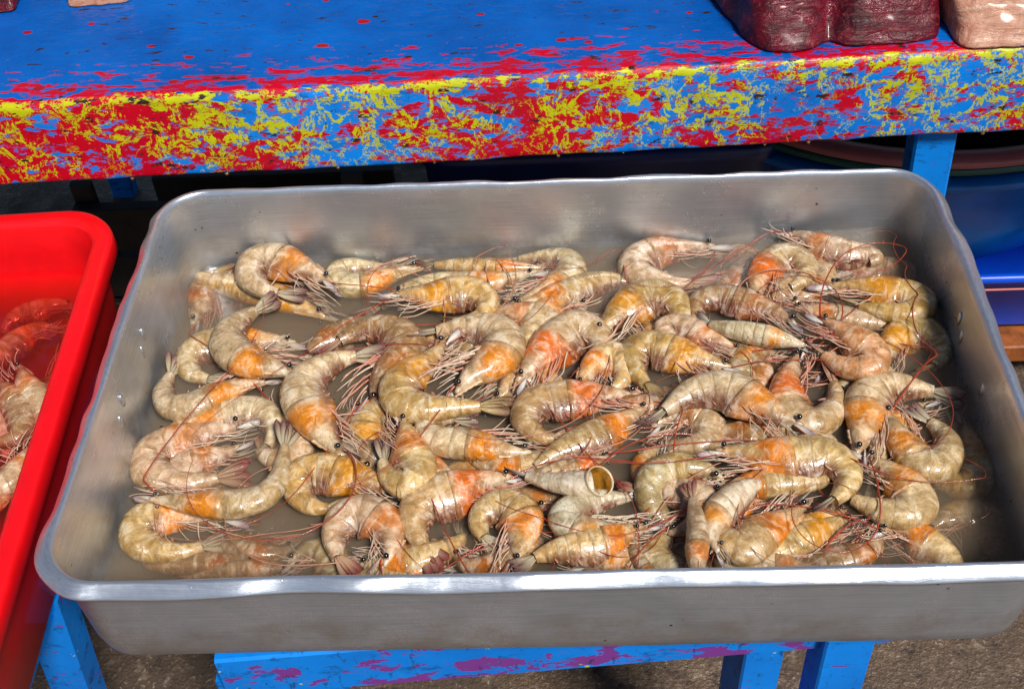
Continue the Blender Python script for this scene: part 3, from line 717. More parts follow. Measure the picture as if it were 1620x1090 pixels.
    # abdomen: six overlapping shell rings, each rear edge standing proud of the next
    for k in range(6):
        a_, b_ = SEG[k], SEG[k + 1]; ov = .014 if k < 5 else .004
        rs = []
        for q in range(8):
            t = q / 7; s = a_ - .008 + (b_ + ov - a_ + .008) * t
            rs.append(ring(s, .986 + .020 * t ** .8 + .008 * math.sin(t * math.pi), pinch=1))
        rs.append(ring(b_ + ov + .002, .990, pinch=1)); rs.append(ring(b_ + ov - .003, .955, pinch=1))
        if headless and k == 0: continue
        def sex(c, j, m_, a):
            if j in (m_ - 3, m_ - 2): return lerp3(c, (.52, .30, .10), .35)
            if j == m_ - 4: return lerp3(c, (.62, .52, .36), .3)
            return c
        shell('shell_segment', rs, 's', sex)
        if k < 5:
            s = (a_ + b_) / 2 + .01; P, T, D, L = fr(s); f = prof_f(s)
            for sg in (1, -1):
                X = (-D * .55 - T * rn.uniform(.2, .8) + L * .2 * sg).normalized(); Zv = X.cross(T).normalized(); Yv = Zv.cross(X)
                o = obj('swimmeret', SWIM[rn.randrange(4)], root); ln = B * rn.uniform(.45, .75) * f
                o.matrix_local = Matrix.Translation(P - D * B * f * .72 + L * sg * B * .28) @ Matrix((X, Yv, Zv)).transposed().to_4x4() @ Matrix.Scale(ln, 4)
    if headless:
        P, T, D, L = fr(SEG[1] - .02); f = prof_f(SEG[1]); vs, fs, cl = [], [], []; r = B * f * 1.0; U = (D * .6 - L * .8)
        prof_ = [(.92, .012), (.98, .0), (1.02, -.003), (.98, -.0045), (.92, -.003), (.86, .006), (.5, .012), (.2, .014), (0, .014)]
        ax = -(T * .75 - Vector((0, 0, .75))).normalized() * -1
        ax = (-T * .5 + Vector((0, -.35, .8))).normalized(); e1 = ax.orthogonal().normalized(); e2 = ax.cross(e1)
        for (rr_, dd) in prof_:
            for i in range(20):
                an = 2 * math.pi * i / 20; vs.append(P + ax * (B * .35 - dd) + (e1 * math.cos(an) + e2 * math.sin(an)) * r * max(rr_, .01))
        fs = [(j * 20 + i, j * 20 + (i + 1) % 20, j * 20 + 20 + (i + 1) % 20, j * 20 + 20 + i) for j in range(len(prof_) - 1) for i in range(20)]
        cl = [(.62, .42, .18)] * len(vs)
        me = mesh('open_end', vs, fs, M['shell'], True, cl); me.materials.append(M['amber'])
        for i, p in enumerate(me.polygons): p.material_index = 1 if i // 20 >= 4 else 0
        obj('open_end', me, root)
    # tail fan
    P, T, D, L = fr(.86); tipP = fr(1.0)[0]; T = (tipP - P).normalized(); ln = max((tipP - P).length * 1.1, B * 1.6)
    D = (D - T * D.dot(T)).normalized(); L = T.cross(D)
    fa = (L * rn.uniform(.35, .9) + D * rn.uniform(.6, .9)).normalized(); fn = T.cross(fa)
    for k, ang in enumerate((-17, -7, 8, 19)):
        a = R_(ang * rn.uniform(.4, 1.3)); X = (T * math.cos(a) + fa * math.sin(a)).normalized(); Zv = fn if fn.z > 0 else -fn; Yv = Zv.cross(X).normalized()
        o = obj('uropod', FAN[fk], root)
        o.matrix_local = Matrix.Translation(P + fa * B * .12 * (k - 1.5) * .6 + Zv * B * .03 * k) @ Matrix((X, Yv, X.cross(Yv))).transposed().to_4x4() @ Matrix.Diagonal((ln * rn.uniform(.92, 1.05), B * 1.55, B * 1.2, 1))
    X = T; Zv = fn if fn.z > 0 else -fn; Yv = Zv.cross(X).normalized()
    o = obj('telson', FAN[fk + 't'], root)
    o.matrix_local = Matrix.Translation(P + Zv * B * .12) @ Matrix((X, Yv, X.cross(Yv))).transposed().to_4x4() @ Matrix.Diagonal((ln * .85, B * 1.7, B * 1.2, 1))
    # long whip antennae wandering over the heap
    for q in range(antennae):
        P, T, D, L = fr(.09); p = P + L * B * .2; h = math.atan2(-T.y, -T.x) + rn.uniform(-.9, .9); cur = rn.uniform(-14, 14); pts_ = []
        N_ = rn.randint(46, 84); st_ = .0028; zt = rn.uniform(.004, .011)
        for i in range(N_):
            pts_.append(p.copy()); cur += rn.uniform(-5.5, 5.5); cur = max(-42, min(42, cur)); h += cur * st_
            wx, wy = p.x + org.x, p.y + org.y
            if bounds and (abs(wx) > bounds[0] - .01 or abs(wy) > bounds[1] - .012):
                want = math.atan2(-wy, -wx); df = (want - h + math.pi) % (2 * math.pi) - math.pi; h += df * .3
            p = p + Vector((math.cos(h), math.sin(h), 0)) * st_
            target = zt + .003 * noise.noise(Vector((wx * 40, wy * 40, seed)))
            p.z += (target - p.z) * .12
        v_, f_ = tube(pts_, lambda t: .00046 * (1 - t) + .00018, 4)
        obj('antenna', mesh('antenna', v_, f_, M['antenna'] if rn.random() < .8 else M['antenna_pale']), root)
    return root

TRAY = [
 ([(-1598, 1095), (-1767, 1195), (-1979, 1290), (-2194, 1387), (-2440, 1494), (-2685, 1580), (-2796, 1656), (-2751, 1656), (-2494, 1656)], 247, 0, 12, 'y', 0, 'yellow mottled shrimp in the back left corner, its tail under the topmost curled one', False),
 ([(-1615, 1233), (-1782, 1386), (-1949, 1520), (-2139, 1647), (-2301, 1611), (-2315, 1439), (-2188, 1301), (-2058, 1259), (-1871, 1230)], 281, 2, 8, 'g', 1, 'pale curled shrimp in the back left corner, resting on a yellow mottled one', False),
 ([(-2738, 1084), (-2735, 1226), (-2732, 1371), (-2760, 1521), (-2687, 1631), (-2530, 1624)], 261, -1, 20, 'b', 0, 'sunken brown shrimp facing front beside the left wall under the yellow one', False),
 ([(-1722, 421), (-1861, 426), (-2007, 470), (-2161, 501), (-2319, 605), (-2381, 772), (-2342, 913), (-2259, 1027), (-2092, 1183)], 282, 2, 10, 'g', 1, 'pale shrimp near the left, tail raised like a hook, orange patch on its head', False),
 ([(-1830, 786), (-1990, 826), (-2164, 853), (-2362, 874), (-2576, 842), (-2690, 725), (-2659, 566), (-2485, 476), (-2316, 457)], 258, 0, 8, 'g', 0, 'curled shrimp beneath the hook tailed one, its eyed head poking out beyond it', False),
 ([(-1976, 415), (-2096, 407), (-2237, 356), (-2384, 268), (-2537, 169), (-2702, 168), (-2795, 301), (-2789, 452), (-2766, 665)], 232, 1, 12, 'g', 0, 'shrimp against the left wall with vivid orange band and black eye, head to the right', False),
 ([(-2797, -159), (-2717, -54), (-2564, 48), (-2393, 114), (-2217, 157), (-2038, 126), (-1944, -15), (-1966, -171), (-2055, -344)], 243, 0, 8, 'g', 0, 'shrimp on the left arched over another, long rostrum pointing to the left wall', False),
 ([(-2059, 63), (-2215, -15), (-2389, -56), (-2583, -108), (-2740, -178), (-2781, -319), (-2668, -434), (-2465, -479), (-2066, -375)], 290, 0, 8, 'p', 0, 'plump shrimp by the left wall curled round a bundle of pink legs', False),
 ([(-2740, -674), (-2541, -712), (-2371, -759), (-2198, -784), (-2030, -789), (-1880, -731), (-1806, -602), (-1799, -467), (-1809, -112)], 211, 2, 20, 'g', 1, 'black eyed shrimp facing the left wall, tail pointing up to the back', False),
 ([(-2011, -853), (-2209, -811), (-2388, -765), (-2563, -744), (-2712, -787), (-2731, -910), (-2620, -1013), (-2397, -1039), (-2094, -912)], 245, 0, 8, 'o', 0, 'pale orange shrimp folded double in the front left corner', False),
 ([(-1864, -1070), (-2049, -1084), (-2234, -1094), (-2421, -1099), (-2589, -1095), (-2650, -1064), (-2584, -961)], 172, -1, 20, 'b', 0, 'brown sunken shrimp in the front left corner with a dark red tail fan', False),
 ([(-1646, -1187), (-1805, -1168), (-1991, -1164), (-2195, -1178), (-2418, -1201)], 142, -1, 30, 'b', 0, 'thin dim shrimp half hidden by the front rim at the left', False),
 ([(-1276, -453), (-1418, -327), (-1542, -187), (-1668, -26), (-1749, 157), (-1706, 321), (-1595, 430), (-1441, 507), (-1189, 543)], 290, 2, 10, 'g', 1, 'long shrimp left of centre arched like a bow, white tail fan toward the back', False),
 ([(-1317, 4), (-1277, 153), (-1210, 335), (-1092, 482), (-1019, 635), (-1095, 783), (-1263, 858), (-1486, 786), (-1686, 589)], 290, 1, 8, 'b', 1, 'greyish shrimp left of centre, big black eye, tail crossing behind the bow shaped one', False),
 ([(-1782, 565), (-1731, 727), (-1626, 857), (-1466, 953), (-1275, 994), (-1056, 992)], 211, 0, 20, 'b', 0, 'dim grey shrimp in the water behind the greyish one with the big black eye', False),
 ([(-904, 1660), (-1073, 1629), (-1245, 1546), (-1414, 1441), (-1576, 1448), (-1660, 1579), (-1565, 1660), (-1391, 1660), (-1083, 1660)], 231, 0, 8, 'g', 1, 'greenish shrimp curled like a hairpin at the back wall, its red tail fan uppermost', False),
 ([(53, 1564), (-148, 1558), (-359, 1568), (-587, 1593), (-790, 1618), (-1019, 1628)], 185, 0, 35, 'o', 1, 'straight shrimp lying along the back wall with orange head to the right', False),
 ([(-377, 1131), (-207, 1166), (-36, 1230), (128, 1339), (216, 1482), (160, 1628), (5, 1658), (-182, 1658), (-395, 1658)], 238, 0, 8, 'g', 0, 'big greenish grey shrimp curled at the back wall, centre of the tray', False),
 ([(41, 1483), (-149, 1439), (-358, 1397), (-581, 1377), (-806, 1387), (-1028, 1353), (-1219, 1238), (-1449, 1056)], 217, 0, 25, 'g', 1, 'long grey shrimp with white streaked head lying behind the bright yellow one', False),
 ([(-1234, 1105), (-1069, 1098), (-876, 1103), (-709, 1146), (-550, 1146), (-441, 1022), (-486, 893), (-627, 858), (-768, 836)], 254, 2, 10, 'y', 1, 'bright yellow shrimp curled to the right behind the centre, black eye at left', False),
 ([(-731, 35), (-647, 164), (-552, 271), (-427, 353), (-311, 481), (-322, 644), (-458, 742), (-646, 756), (-1005, 711)], 303, 2, 8, 'g', 1, 'large white shrimp near the centre with its two bladed tail fan pointing left', False),
 ([(-651, 708), (-737, 548), (-841, 411), (-972, 303), (-1053, 171), (-1007, 20), (-862, -33), (-664, -22), (-255, -19)], 267, 2, 8, 'y', 1, 'yellow banded shrimp curled in a U left of the large white one', False),
 ([(-453, 114), (-342, 219), (-243, 352), (-151, 513), (-151, 689), (-245, 840), (-423, 922)], 243, 0, 8, 'y', 1, 'shrimp peeping from behind the large white one, amber patch on its shell', False),
 ([(-303, 428), (-446, 594), (-614, 699), (-782, 739), (-914, 710), (-1011, 583)], 229, -1, 10, 'g', 0, 'pale shrimp mostly buried under the large white one and the yellow banded one', False),
 ([(-212, 125), (-113, 305), (-20, 478), (84, 642), (227, 755), (364, 684), (394, 520), (320, 395), (226, 305)], 309, 1, 8, 'r', 1, 'reddish shrimp at the centre with glowing orange head and dangling legs', False),
 ([(218, 84), (282, 234), (365, 386), (473, 464), (545, 379), (537, 236), (442, 137)], 218, 1, 15, 'o', 1, 'small amber shrimp folded tight at the centre, white shell edge showing', False),
 ([(1367, 222), (1198, 296), (1046, 383), (892, 477), (736, 522), (627, 449), (634, 286), (696, 161), (771, -3)], 260, 1, 8, 'y', 1, 'golden veined shrimp right of centre, rostrum stretched to the right', False),
 ([(373, 564), (488, 750), (591, 908), (712, 1027), (856, 1049), (972, 960), (990, 803), (888, 694)], 303, 1, 8, 'y', 1, 'shrimp with wide amber carapace facing the front, behind the golden veined one', False),
 ([(-303, 1006), (-110, 1075), (85, 1180), (283, 1279), (472, 1343), (668, 1334), (843, 1254)], 234, 0, 8, 'o', 1, 'long grey shrimp behind the centre, orange head down to the left', False),
 ([(1457, 1652), (1252, 1652), (1050, 1652), (862, 1638), (721, 1538), (707, 1412), (833, 1318), (1013, 1260), (1334, 1267)], 260, 0, 8, 'p', 1, 'curled shrimp at the back wall with a crimson spot and crossed pink legs', False),
 ([(1084, 1223), (1257, 1245), (1433, 1295), (1577, 1390), (1637, 1544), (1553, 1653), (1385, 1653), (1212, 1653)], 258, -1, 8, 'b', 0, 'dim shrimp at the back wall curled toward the one with the crimson spot', False),
 ([(1618, 830), (1618, 994), (1633, 1168), (1719, 1337), (1862, 1419), (1971, 1348), (1976, 1203), (1882, 1094), (1678, 991)], 252, 1, 8, 'r', 1, 'ring curled speckled shrimp at the back right, tail tucked to its mouth', False),
 ([(1774, 958), (1899, 1029), (2022, 1115), (2124, 1239), (2121, 1384), (2020, 1477)], 206, 0, 10, 'o', 0, 'orange shrimp almost hidden behind the ring curled speckled one', False),
 ([(1848, 1660), (1999, 1619), (2153, 1521), (2330, 1431), (2499, 1408), (2530, 1348), (2353, 1298)], 229, 1, 15, 'p', 1, 'pink shrimp highest up at the back right, one feeler standing against the wall', False),
 ([(2181, 1245), (2353, 1317), (2532, 1367), (2692, 1389), (2806, 1362), (2791, 1268), (2648, 1232)], 208, -1, 10, 'b', 0, 'brown sunken shrimp at the back right just in front of the pink one', False),
 ([(1996, 1036), (2180, 1021), (2366, 1013), (2546, 984), (2716, 915), (2753, 819), (2640, 743), (2454, 771), (2131, 927)], 240, 1, 8, 'y', 1, 'back right shrimp with long amber stripe, folded with its bend at the right wall', False),
 ([(1805, 950), (1982, 888), (2156, 819), (2329, 759), (2483, 726), (2684, 704)], 198, 0, 20, 'p', 1, 'pinkish grey straight shrimp below the one with the amber stripe', False),
 ([(1842, 601), (1735, 737), (1610, 857), (1459, 952), (1297, 1014), (1149, 951), (1115, 803), (1165, 583)], 236, 1, 8, 'b', 1, 'dark eyed brownish shrimp right of centre with a wine red spot behind its head', False),
 ([(1879, 370), (1734, 439), (1587, 502), (1437, 553), (1298, 604), (1178, 668)], 195, 2, 70, 'w', 1, 'glossy white and orange ringed shrimp lying straight below the dark eyed brownish one', False),
 ([(1421, 364), (1300, 482), (1143, 618), (997, 722), (874, 694), (910, 575), (1007, 494), (1166, 418)], 200, 1, 8, 'p', 1, 'slim shrimp right of centre with a silvery tail fan and red legs', False),
 ([(1779, 466), (1642, 459), (1503, 439), (1409, 342), (1411, 188), (1473, 59), (1572, -15)], 235, 0, 8, 'g', 1, 'grey shrimp arched behind the long bowed one right of centre, dark swimming legs', False),
 ([(1901, 656), (2025, 540), (2165, 432), (2272, 303), (2236, 170), (2090, 175), (1963, 290), (1864, 432)], 245, 2, 15, 's', 1, 'salmon coloured oval shrimp near the right wall, strewn with red feelers', False),
 ([(1862, 458), (1767, 262), (1669, 84), (1631, -103), (1704, -237), (1827, -258), (1940, -148), (1986, 13), (1973, 279)], 250, 1, 8, 'r', 1, 'U shaped shrimp on the right with bright orange head and tail upright', False),
 ([(2351, 154), (2413, 305), (2477, 478), (2601, 609), (2731, 623), (2799, 503), (2796, 352), (2705, 251), (2578, 194)], 236, 0, 8, 'y', 0, 'amber ring shaped shrimp half sunk at the right wall', False),
 ([(2039, -661), (2081, -492), (2126, -307), (2154, -127), (2274, 3), (2430, 26), (2565, -2), (2674, -29), (2787, -93)], 282, 1, 8, 'g', 1, 'large shrimp at the right hanging head down, fiery orange patch, tail to the right wall', False),
 ([(2304, -93), (2318, -282), (2336, -486), (2400, -653), (2512, -672), (2610, -538), (2598, -386), (2448, -173)], 247, 1, 8, 'g', 1, 'shrimp at the right curled round its own tail beside the large head down one', False),
 ([(2798, -107), (2798, -322), (2798, -513), (2798, -656), (2703, -736), (2598, -702), (2530, -648)], 240, -1, 8, 'y', 0, 'sunken yellowish shrimp along the right wall, head toward the back', False),
 ([(2394, -1142), (2492, -998), (2640, -918), (2793, -947), (2801, -1077), (2760, -1214), (2609, -1271)], 226, -2, 8, 'n', 0, 'deeply sunken olive shrimp in the front right corner', False),
 ([(1986, -555), (2098, -648), (2206, -750), (2292, -865), (2304, -985), (2194, -1041), (2065, -1003), (1908, -899)], 258, 1, 8, 'g', 1, 'oval curled shrimp at the right with a yellow spot, below the large head down one', False),
 ([(1007, -589), (1183, -589), (1366, -600), (1550, -595), (1743, -591), (1877, -659), (1907, -799), (1820, -923), (1639, -1055)], 268, 2, 10, 'o', 1, 'big orange headed shrimp at the front right, tail hooked down, black eye left', False),
 ([(982, -804), (1125, -788), (1291, -762), (1454, -756), (1617, -751), (1769, -735)], 221, 1, 20, 'o', 1, 'deep orange shrimp tucked under the legs of the big orange headed one', False),
 ([(1661, -856), (1543, -962), (1419, -1072), (1303, -1175), (1213, -1258), (1130, -1246), (1053, -1168)], 257, 1, 10, 'o', 0, 'shrimp at the front right with silvery head aimed back and a pinkish white edge', False),
 ([(1967, -1019), (1791, -1073), (1630, -1136), (1485, -1209), (1371, -1291), (1407, -1389)], 222, 0, 20, 'y', 0, 'yellowish plump shrimp against the front rim, head aimed to the back right', False),
 ([(2048, -1061), (2008, -1195), (1912, -1287), (1782, -1321), (1681, -1346)], 193, 0, 10, 'b', 0, 'brown shrimp at the front rim showing a tuft of striped legs', False),
 ([(2118, -1058), (2214, -1158), (2288, -1264), (2337, -1382)], 211, -1, 10, 'r', 1, 'spiky orange shrimp half sunk at the front rim near the right corner', False),
 ([(1902, -901), (1769, -972), (1618, -1042), (1470, -1096)], 162, 0, 20, 'y', 0, 'narrow yellow green shrimp between the silvery headed one and the front rim', False),
 ([(862, -1641), (871, -1486), (888, -1350), (906, -1220), (903, -1091), (900, -969), (886, -869)], 175, 3, 80, 'p', 0, 'shrimp by the front rim seen from above, forked tail pointing to the back', False),
 ([(664, -1041), (479, -1065), (318, -1080), (167, -1066), (93, -976), (173, -878), (330, -821), (474, -805), (677, -770)], 212, 1, 8, 'w', 1, 'shrimp near the front rim with a gleaming white belly side and shiny tail fan', False),
 ([(696, -1044), (528, -1103), (363, -1147), (195, -1186), (35, -1224), (-103, -1273), (-202, -1345)], 216, 1, 15, 'o', 1, 'shrimp along the front rim with an amber band and many pink legs', False),
 ([(920, -1073), (778, -1094), (671, -1178), (682, -1292), (793, -1355)], 208, 0, 15, 'n', 0, 'round olive grey shrimp back between the two front rim neighbours', False),
 ([(716, -1535), (628, -1443), (569, -1350), (518, -1241)], 115, 1, 60, 'b', 0, 'dark striped tail sticking up at the front rim', False),
 ([(601, -415), (562, -566), (438, -704), (272, -756), (96, -741), (-67, -699), (-283, -624)], 195, 2, 15, 'w', 0, 'headless shrimp with a hollow amber open end, lying at the centre front', True),
 ([(1147, -789), (1094, -720), (1020, -645), (896, -609), (773, -637), (685, -708)], 245, 1, 40, 'n', 1, 'pale olive domed shrimp right of the hollow headless one', False),
 ([(676, -1076), (816, -1065), (952, -1020), (1002, -922), (919, -834), (781, -784), (641, -749), (478, -733)], 230, 1, 8, 'p', 1, 'pinkish shrimp in front of the olive domed one, tail fan to the left', False),
 ([(1069, -1378), (1015, -1251), (1023, -1118), (1074, -1012), (1187, -901), (1332, -804)], 198, 2, 50, 'w', 0, 'bluish white shrimp tail raised to the back, left of the silvery headed one', False),
 ([(732, 35), (526, 48), (328, 67), (129, 68), (-71, 22), (-151, -122), (-74, -267), (76, -311), (227, -277)], 272, 1, 8, 'r', 1, 'round backed shrimp at the centre with white tipped orange head to the right', False),
 ([(771, -15), (624, -115), (467, -202), (322, -276), (182, -350), (52, -434), (-76, -533), (-202, -652)], 214, 1, 15, 'o', 1, 'long straight shrimp slanting across the centre, orange head up to the right', False),
 ([(1738, -438), (1606, -329), (1492, -224), (1394, -100), (1279, 3), (1130, 26), (974, -15), (826, -127), (653, -269)], 275, 2, 8, 'g', 1, 'long bowed shrimp right of centre spanning between a white tail and a black eye', False),
 ([(701, -264), (819, -143), (956, -72), (1080, -134), (1086, -277), (971, -357), (803, -335), (663, -319)], 243, 0, 8, 'p', 1, 'pale disc shaped curled shrimp below the long bowed one', False),
 ([(1015, -337), (1170, -286), (1320, -280), (1439, -340), (1510, -436)], 223, 0, 15, 'b', 1, 'dusky pink shrimp partly covered by the head of the long bowed one', False),
 ([(434, -413), (304, -496), (167, -556), (-2, -604)], 162, 1, 15, 'r', 1, 'small red brown shrimp lying behind the hollow headless one, dark eye at its tip', False),
 ([(-294, -542), (-124, -644), (36, -680), (151, -625)], 192, -1, 10, 'g', 0, 'dim shrimp under the tail of the hollow headless one', False),
 ([(-933, -771), (-1122, -661), (-1301, -560), (-1488, -489), (-1649, -506), (-1675, -640), (-1597, -752), (-1475, -792), (-1279, -782)], 256, 1, 8, 'y', 1, 'shrimp with vivid amber patch, front left, curled with its bend to the left', False),
 ([(-1122, -1313), (-1057, -1187), (-1036, -1041), (-1100, -910), (-1229, -855), (-1343, -913), (-1383, -1042), (-1338, -1227)], 256, 1, 8, 'p', 1, 'curled shrimp against the front rim left of centre, red belly and spread legs', False),
 ([(-1716, -1195), (-1627, -1095), (-1530, -1039), (-1419, -1106)], 218, -1, 10, 'n', 0, 'dark sunken shrimp at the front rim beside the curled red bellied one', False),
 ([(-1148, -539), (-1204, -390), (-1262, -220), (-1277, -63), (-1205, 41), (-1085, 67), (-966, -26)], 276, 0, 8, 'y', 1, 'yellow shrimp facing front, behind the V shaped one left of centre', False),
 ([(-1072, -52), (-997, -245), (-917, -415), (-864, -579), (-937, -688), (-1046, -627), (-1106, -502), (-1127, -347)], 248, 2, 8, 'o', 1, 'V shaped shrimp left of centre with glowing orange side and white tail', False),
 ([(-41, -350), (-225, -367), (-411, -338), (-584, -310), (-746, -271), (-834, -166), (-768, -70), (-491, -62)], 238, 1, 10, 'g', 1, 'grey shrimp at the centre with bright orange head pointing to the right', False),
 ([(-771, -440), (-599, -406), (-426, -412), (-244, -456)], 168, -1, 20, 'y', 0, 'dim yellow shrimp beneath the grey one with the bright orange head', False),
 ([(-170, -652), (-363, -662), (-538, -689), (-703, -731), (-840, -815), (-872, -966), (-814, -1125), (-719, -1261)], 284, 1, 8, 'r', 1, 'large shrimp front centre with blazing orange chest, back arched to the left', False),
 ([(-273, -1356), (-242, -1240), (-195, -1106), (-170, -959), (-264, -856), (-387, -873), (-454, -981), (-411, -1101)], 253, 1, 8, 'o', 1, 'round curled shrimp at the front centre, orange and white head pointing down', False),
 ([(-613, -1274), (-765, -1266), (-946, -1266), (-1126, -1271), (-1325, -1290)], 137, 0, 20, 'o', 1, 'orange brown shrimp lying flat along the front rim, only its upper edge in view', False),
 ([(151, 75), (20, 262), (-69, 390), (-161, 331)], 240, 0.05, 12, 'g', 0, 'buried shrimp under the centre pile between the white and the reddish one', False),
 ([(650, 919), (776, 712), (944, 510), (1112, 377), (1277, 246)], 239, 0.05, 12, 'o', 1, 'buried brown shrimp under the golden veined one', False),
 ([(43, -802), (-123, -874), (-289, -741), (-459, -631)], 219, 0.05, 12, 'b', 0, 'buried shrimp beneath the large front centre one with the blazing chest', False),
 ([(1508, -581), (1414, -361), (1591, -311), (1833, -374)], 221, 0.05, 12, 'p', 1, 'buried shrimp beneath the long bowed one and the big orange headed one', False),
 ([(2015, -61), (2146, 172), (2289, 228), (2351, 105)], 229, 0.05, 12, 'g', 0, 'buried shrimp wedged between the U shaped one and the large head down one', False),
 ([(1504, -881), (1351, -826), (1182, -872), (1010, -967)], 212, 0.05, 12, 'o', 1, 'buried shrimp under the deep orange one at the front right', False),
 ([(-1251, 162), (-1377, 46), (-1354, -189), (-1211, -307)], 233, 0.05, 12, 'b', 0, 'buried shrimp in the gap right of the bow shaped one', False),
 ([(-493, 864), (-303, 993), (-63, 949), (76, 774)], 251, 0.05, 12, 'p', 1, "buried shrimp between the bright yellow one and the large white one's back", False),
 ([(320, 966), (180, 1111), (-15, 980), (-113, 713)], 252, 0.05, 12, 'g', 0, 'buried shrimp below the long grey orange headed one behind the centre', False),
 ([(-551, -360), (-377, -448), (-163, -482), (51, -407)], 224, 0.05, 12, 'o', 1, 'buried shrimp below the grey orange headed one, left of the long slanting one', False),
 ([(428, 282), (592, 34), (812, 26), (999, 139)], 230, 0.05, 12, 'b', 0, 'buried shrimp beneath the front of the golden veined one', False),
 ([(1884, 182), (2149, 420), (2277, 168), (2259, -127)], 228, 0.05, 12, 'p', 1, 'buried shrimp between the salmon oval one and the U shaped one', False),
 ([(2654, -82), (2459, -190), (2243, -406), (2095, -722)], 217, 0.05, 12, 'g', 0, 'buried shrimp under the shrimp curled round its own tail', False),
 ([(2003, -1169), (2207, -1127), (2339, -1226), (2420, -1368)], 201, 0.05, 12, 'o', 1, 'buried shrimp at the front rim near the spiky orange one', False),
 ([(-611, -1083), (-525, -1230), (-365, -1258), (-165, -1192)], 209, 0.05, 12, 'b', 0, "buried shrimp at the front rim under the blazing chested one's tail", False),
 ([(-996, -218), (-808, -448), (-709, -718), (-917, -764)], 221, 0.05, 12, 'p', 1, "buried shrimp behind the V shaped one's white tail", False),
 ([(110, -1338), (308, -1296), (545, -1279), (737, -1330)], 206, 0.05, 12, 'g', 0, 'buried shrimp at the front rim under the amber banded leggy one', False),
 ([(-1053, 636), (-824, 760), (-585, 717), (-392, 481)], 248, 0.05, 12, 'o', 1, 'buried shrimp under the yellow banded U curled one', False),
 ([(1246, -5), (1496, 226), (1350, 481), (1169, 488)], 237, 0.05, 12, 'b', 0, "buried shrimp beneath the glossy ringed straight one's right end", False),
 ([(1715, -1280), (1545, -1368), (1318, -1339), (1127, -1311)], 202, 0.05, 12, 'p', 1, 'buried shrimp at the front rim under the yellowish plump one', False),
 ([(826, -319), (639, -532), (788, -748), (998, -702)], 215, 0.05, 12, 'g', 0, 'buried shrimp right beside the hollow open end of the headless one', False),
 ([(-1257, -1154), (-1009, -1209), (-770, -1167), (-612, -1074)], 212, 0.05, 12, 'o', 1, 'buried shrimp at the front rim between the red bellied and blazing chested ones', False),
 ([(2220, 1030), (2069, 1249), (1809, 1118), (1582, 851)], 248, 0.05, 12, 'b', 0, 'buried shrimp behind the ring curled speckled one and the amber striped one', False),
 ([(-1990, 200), (-1766, -106), (-1780, -334), (-1965, -272)], 232, 0.05, 12, 'p', 1, 'buried shrimp between the bow shaped one and the tail that points up at left', False),
 ([(-2106, -143), (-2247, -237), (-2420, -265), (-2544, -318), (-2484, -398)], 225, -0.3, 12, 'p', 0, 'small pinkish shrimp nested inside the curl of the plump one by the left wall', False),
 ([(-1391, 176), (-1277, -67), (-1345, -294), (-1468, -374)], 231, -0.1, 12, 'y', 0, 'amber brown shrimp filling the hollow right of the bow shaped one', False),
 ([(-1677, -905), (-1790, -1002), (-1957, -1008), (-2091, -954)], 192, -1.2, 12, 'b', 0, 'faint sunken shrimp in the open water near the front left', False),
]
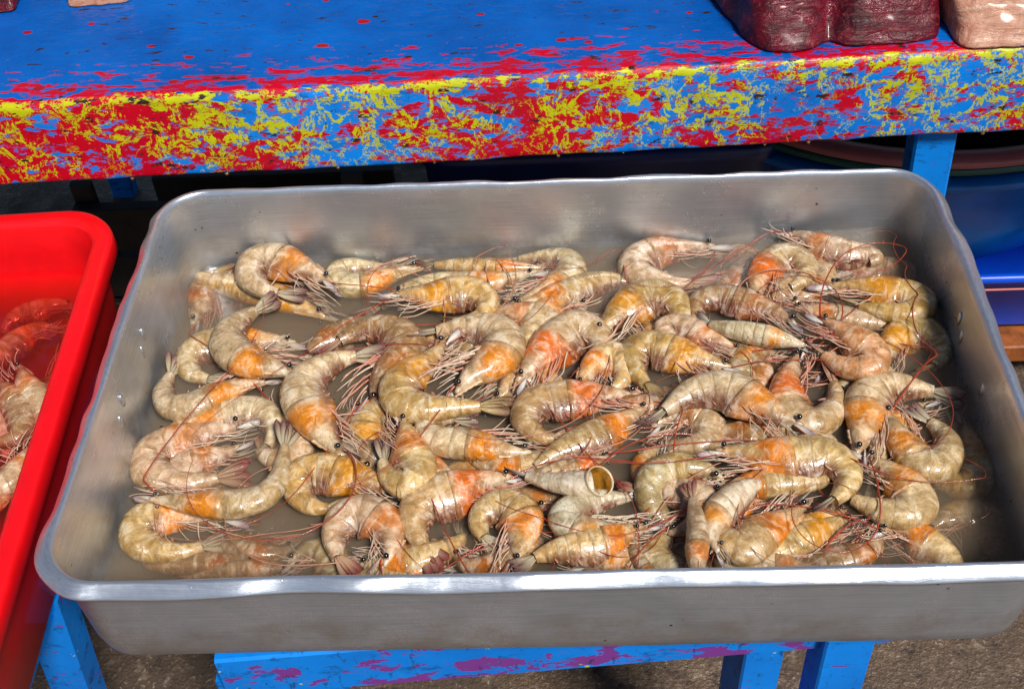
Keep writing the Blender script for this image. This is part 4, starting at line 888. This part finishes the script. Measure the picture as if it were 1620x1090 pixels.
TUB = [
 ([(-3787, 1412), (-3946, 1463), (-4101, 1425), (-4236, 1357), (-4307, 1251)], 179, -2, 10, 'p', 0, 'pale sunken shrimp farthest back in the red tub', False),
 ([(-3827, 1145), (-3981, 1151), (-4103, 1050), (-4201, 881), (-4287, 683)], 204, -1, 10, 'o', 0, 'pale orange shrimp sunk in the red water, second from the back', False),
 ([(-4031, 677), (-3875, 444), (-3705, 250), (-3592, 63), (-3610, -114), (-3731, -168)], 242, 1, 10, 'p', 1, 'pinkish brown shrimp in the red tub with a blue white head spot facing back', False),
 ([(-4223, 521), (-4014, 386), (-3814, 192), (-3766, -50), (-3886, -105), (-4043, -41)], 231, 1, 10, 'b', 1, 'shrimp in the red tub with a tangle of cream legs, at the photo edge', False),
 ([(-3598, -98), (-3639, -269), (-3655, -437), (-3719, -517), (-3838, -486)], 205, 2, 10, 'p', 1, 'brown curled shrimp in the red tub close to its right wall', False),
 ([(-3668, -452), (-3715, -586), (-3778, -665), (-3887, -661)], 193, 1, 10, 'o', 1, 'frontmost shrimp visible in the red tub', False),
 ([(-3675, 861), (-3670, 660), (-3714, 466), (-3774, 342)], 194, -1, 10, 'b', 0, 'dark sunken shrimp along the right wall of the red tub', False),
 ([(-4318, 316), (-4134, 186), (-3982, 150), (-3865, -4)], 217, 0, 10, 'p', 1, 'shrimp in the red tub lying under the leggy one', False),
]
for i, (pts, W, rank, roll, sty, ant, label, hl) in enumerate(TRAY):
    pts = [(x / 1e4, y / 1e4) for x, y in pts]; mx = sum(p[0] for p in pts) / len(pts)
    shrimp(pts, W / 1e4, WL(mx) - .0045 + rank * .0072, roll, sty, label, 'buried shrimp between the others in the tray' if 'uried' in label else 'shrimp in the metal tray', 100 + i, ant, headless=hl)
for i, (pts, W, rank, roll, sty, ant, label, hl) in enumerate(TUB):
    pts = [(x / 1e4, y / 1e4) for x, y in pts]
    shrimp(pts, W / 1e4, .4505 + rank * .005, roll, sty, label, 'shrimp in the red tub', 300 + i, 0, bounds=None)

# ------------------------------------------------------------------ loose bits: broken feelers in the water
rs_ = random.Random(5); sv, sf = [], []
for i in range(46):
    x = rs_.uniform(-.27, .27); y = rs_.uniform(-.16, .16); h = rs_.uniform(0, 6.28); cu = rs_.uniform(-60, 60); p = Vector((x, y, WL(x) + .0004)); pts_ = []
    for q in range(rs_.randint(4, 9)):
        pts_.append(p.copy()); h += cu * .0016; p = p + Vector((math.cos(h), math.sin(h), 0)) * .0016
        p.x = max(-.284, min(.284, p.x)); p.y = max(-.17, min(.17, p.y)); p.z = WL(p.x) + .0004
    v_, f_ = tube(pts_, .00035, 4); k = len(sv); sv += v_; sf += [tuple(a + k for a in f) for f in f_]
struct(obj('broken_feelers', mesh('broken_feelers', sv, sf, M['antenna_pale'])), 'stuff')
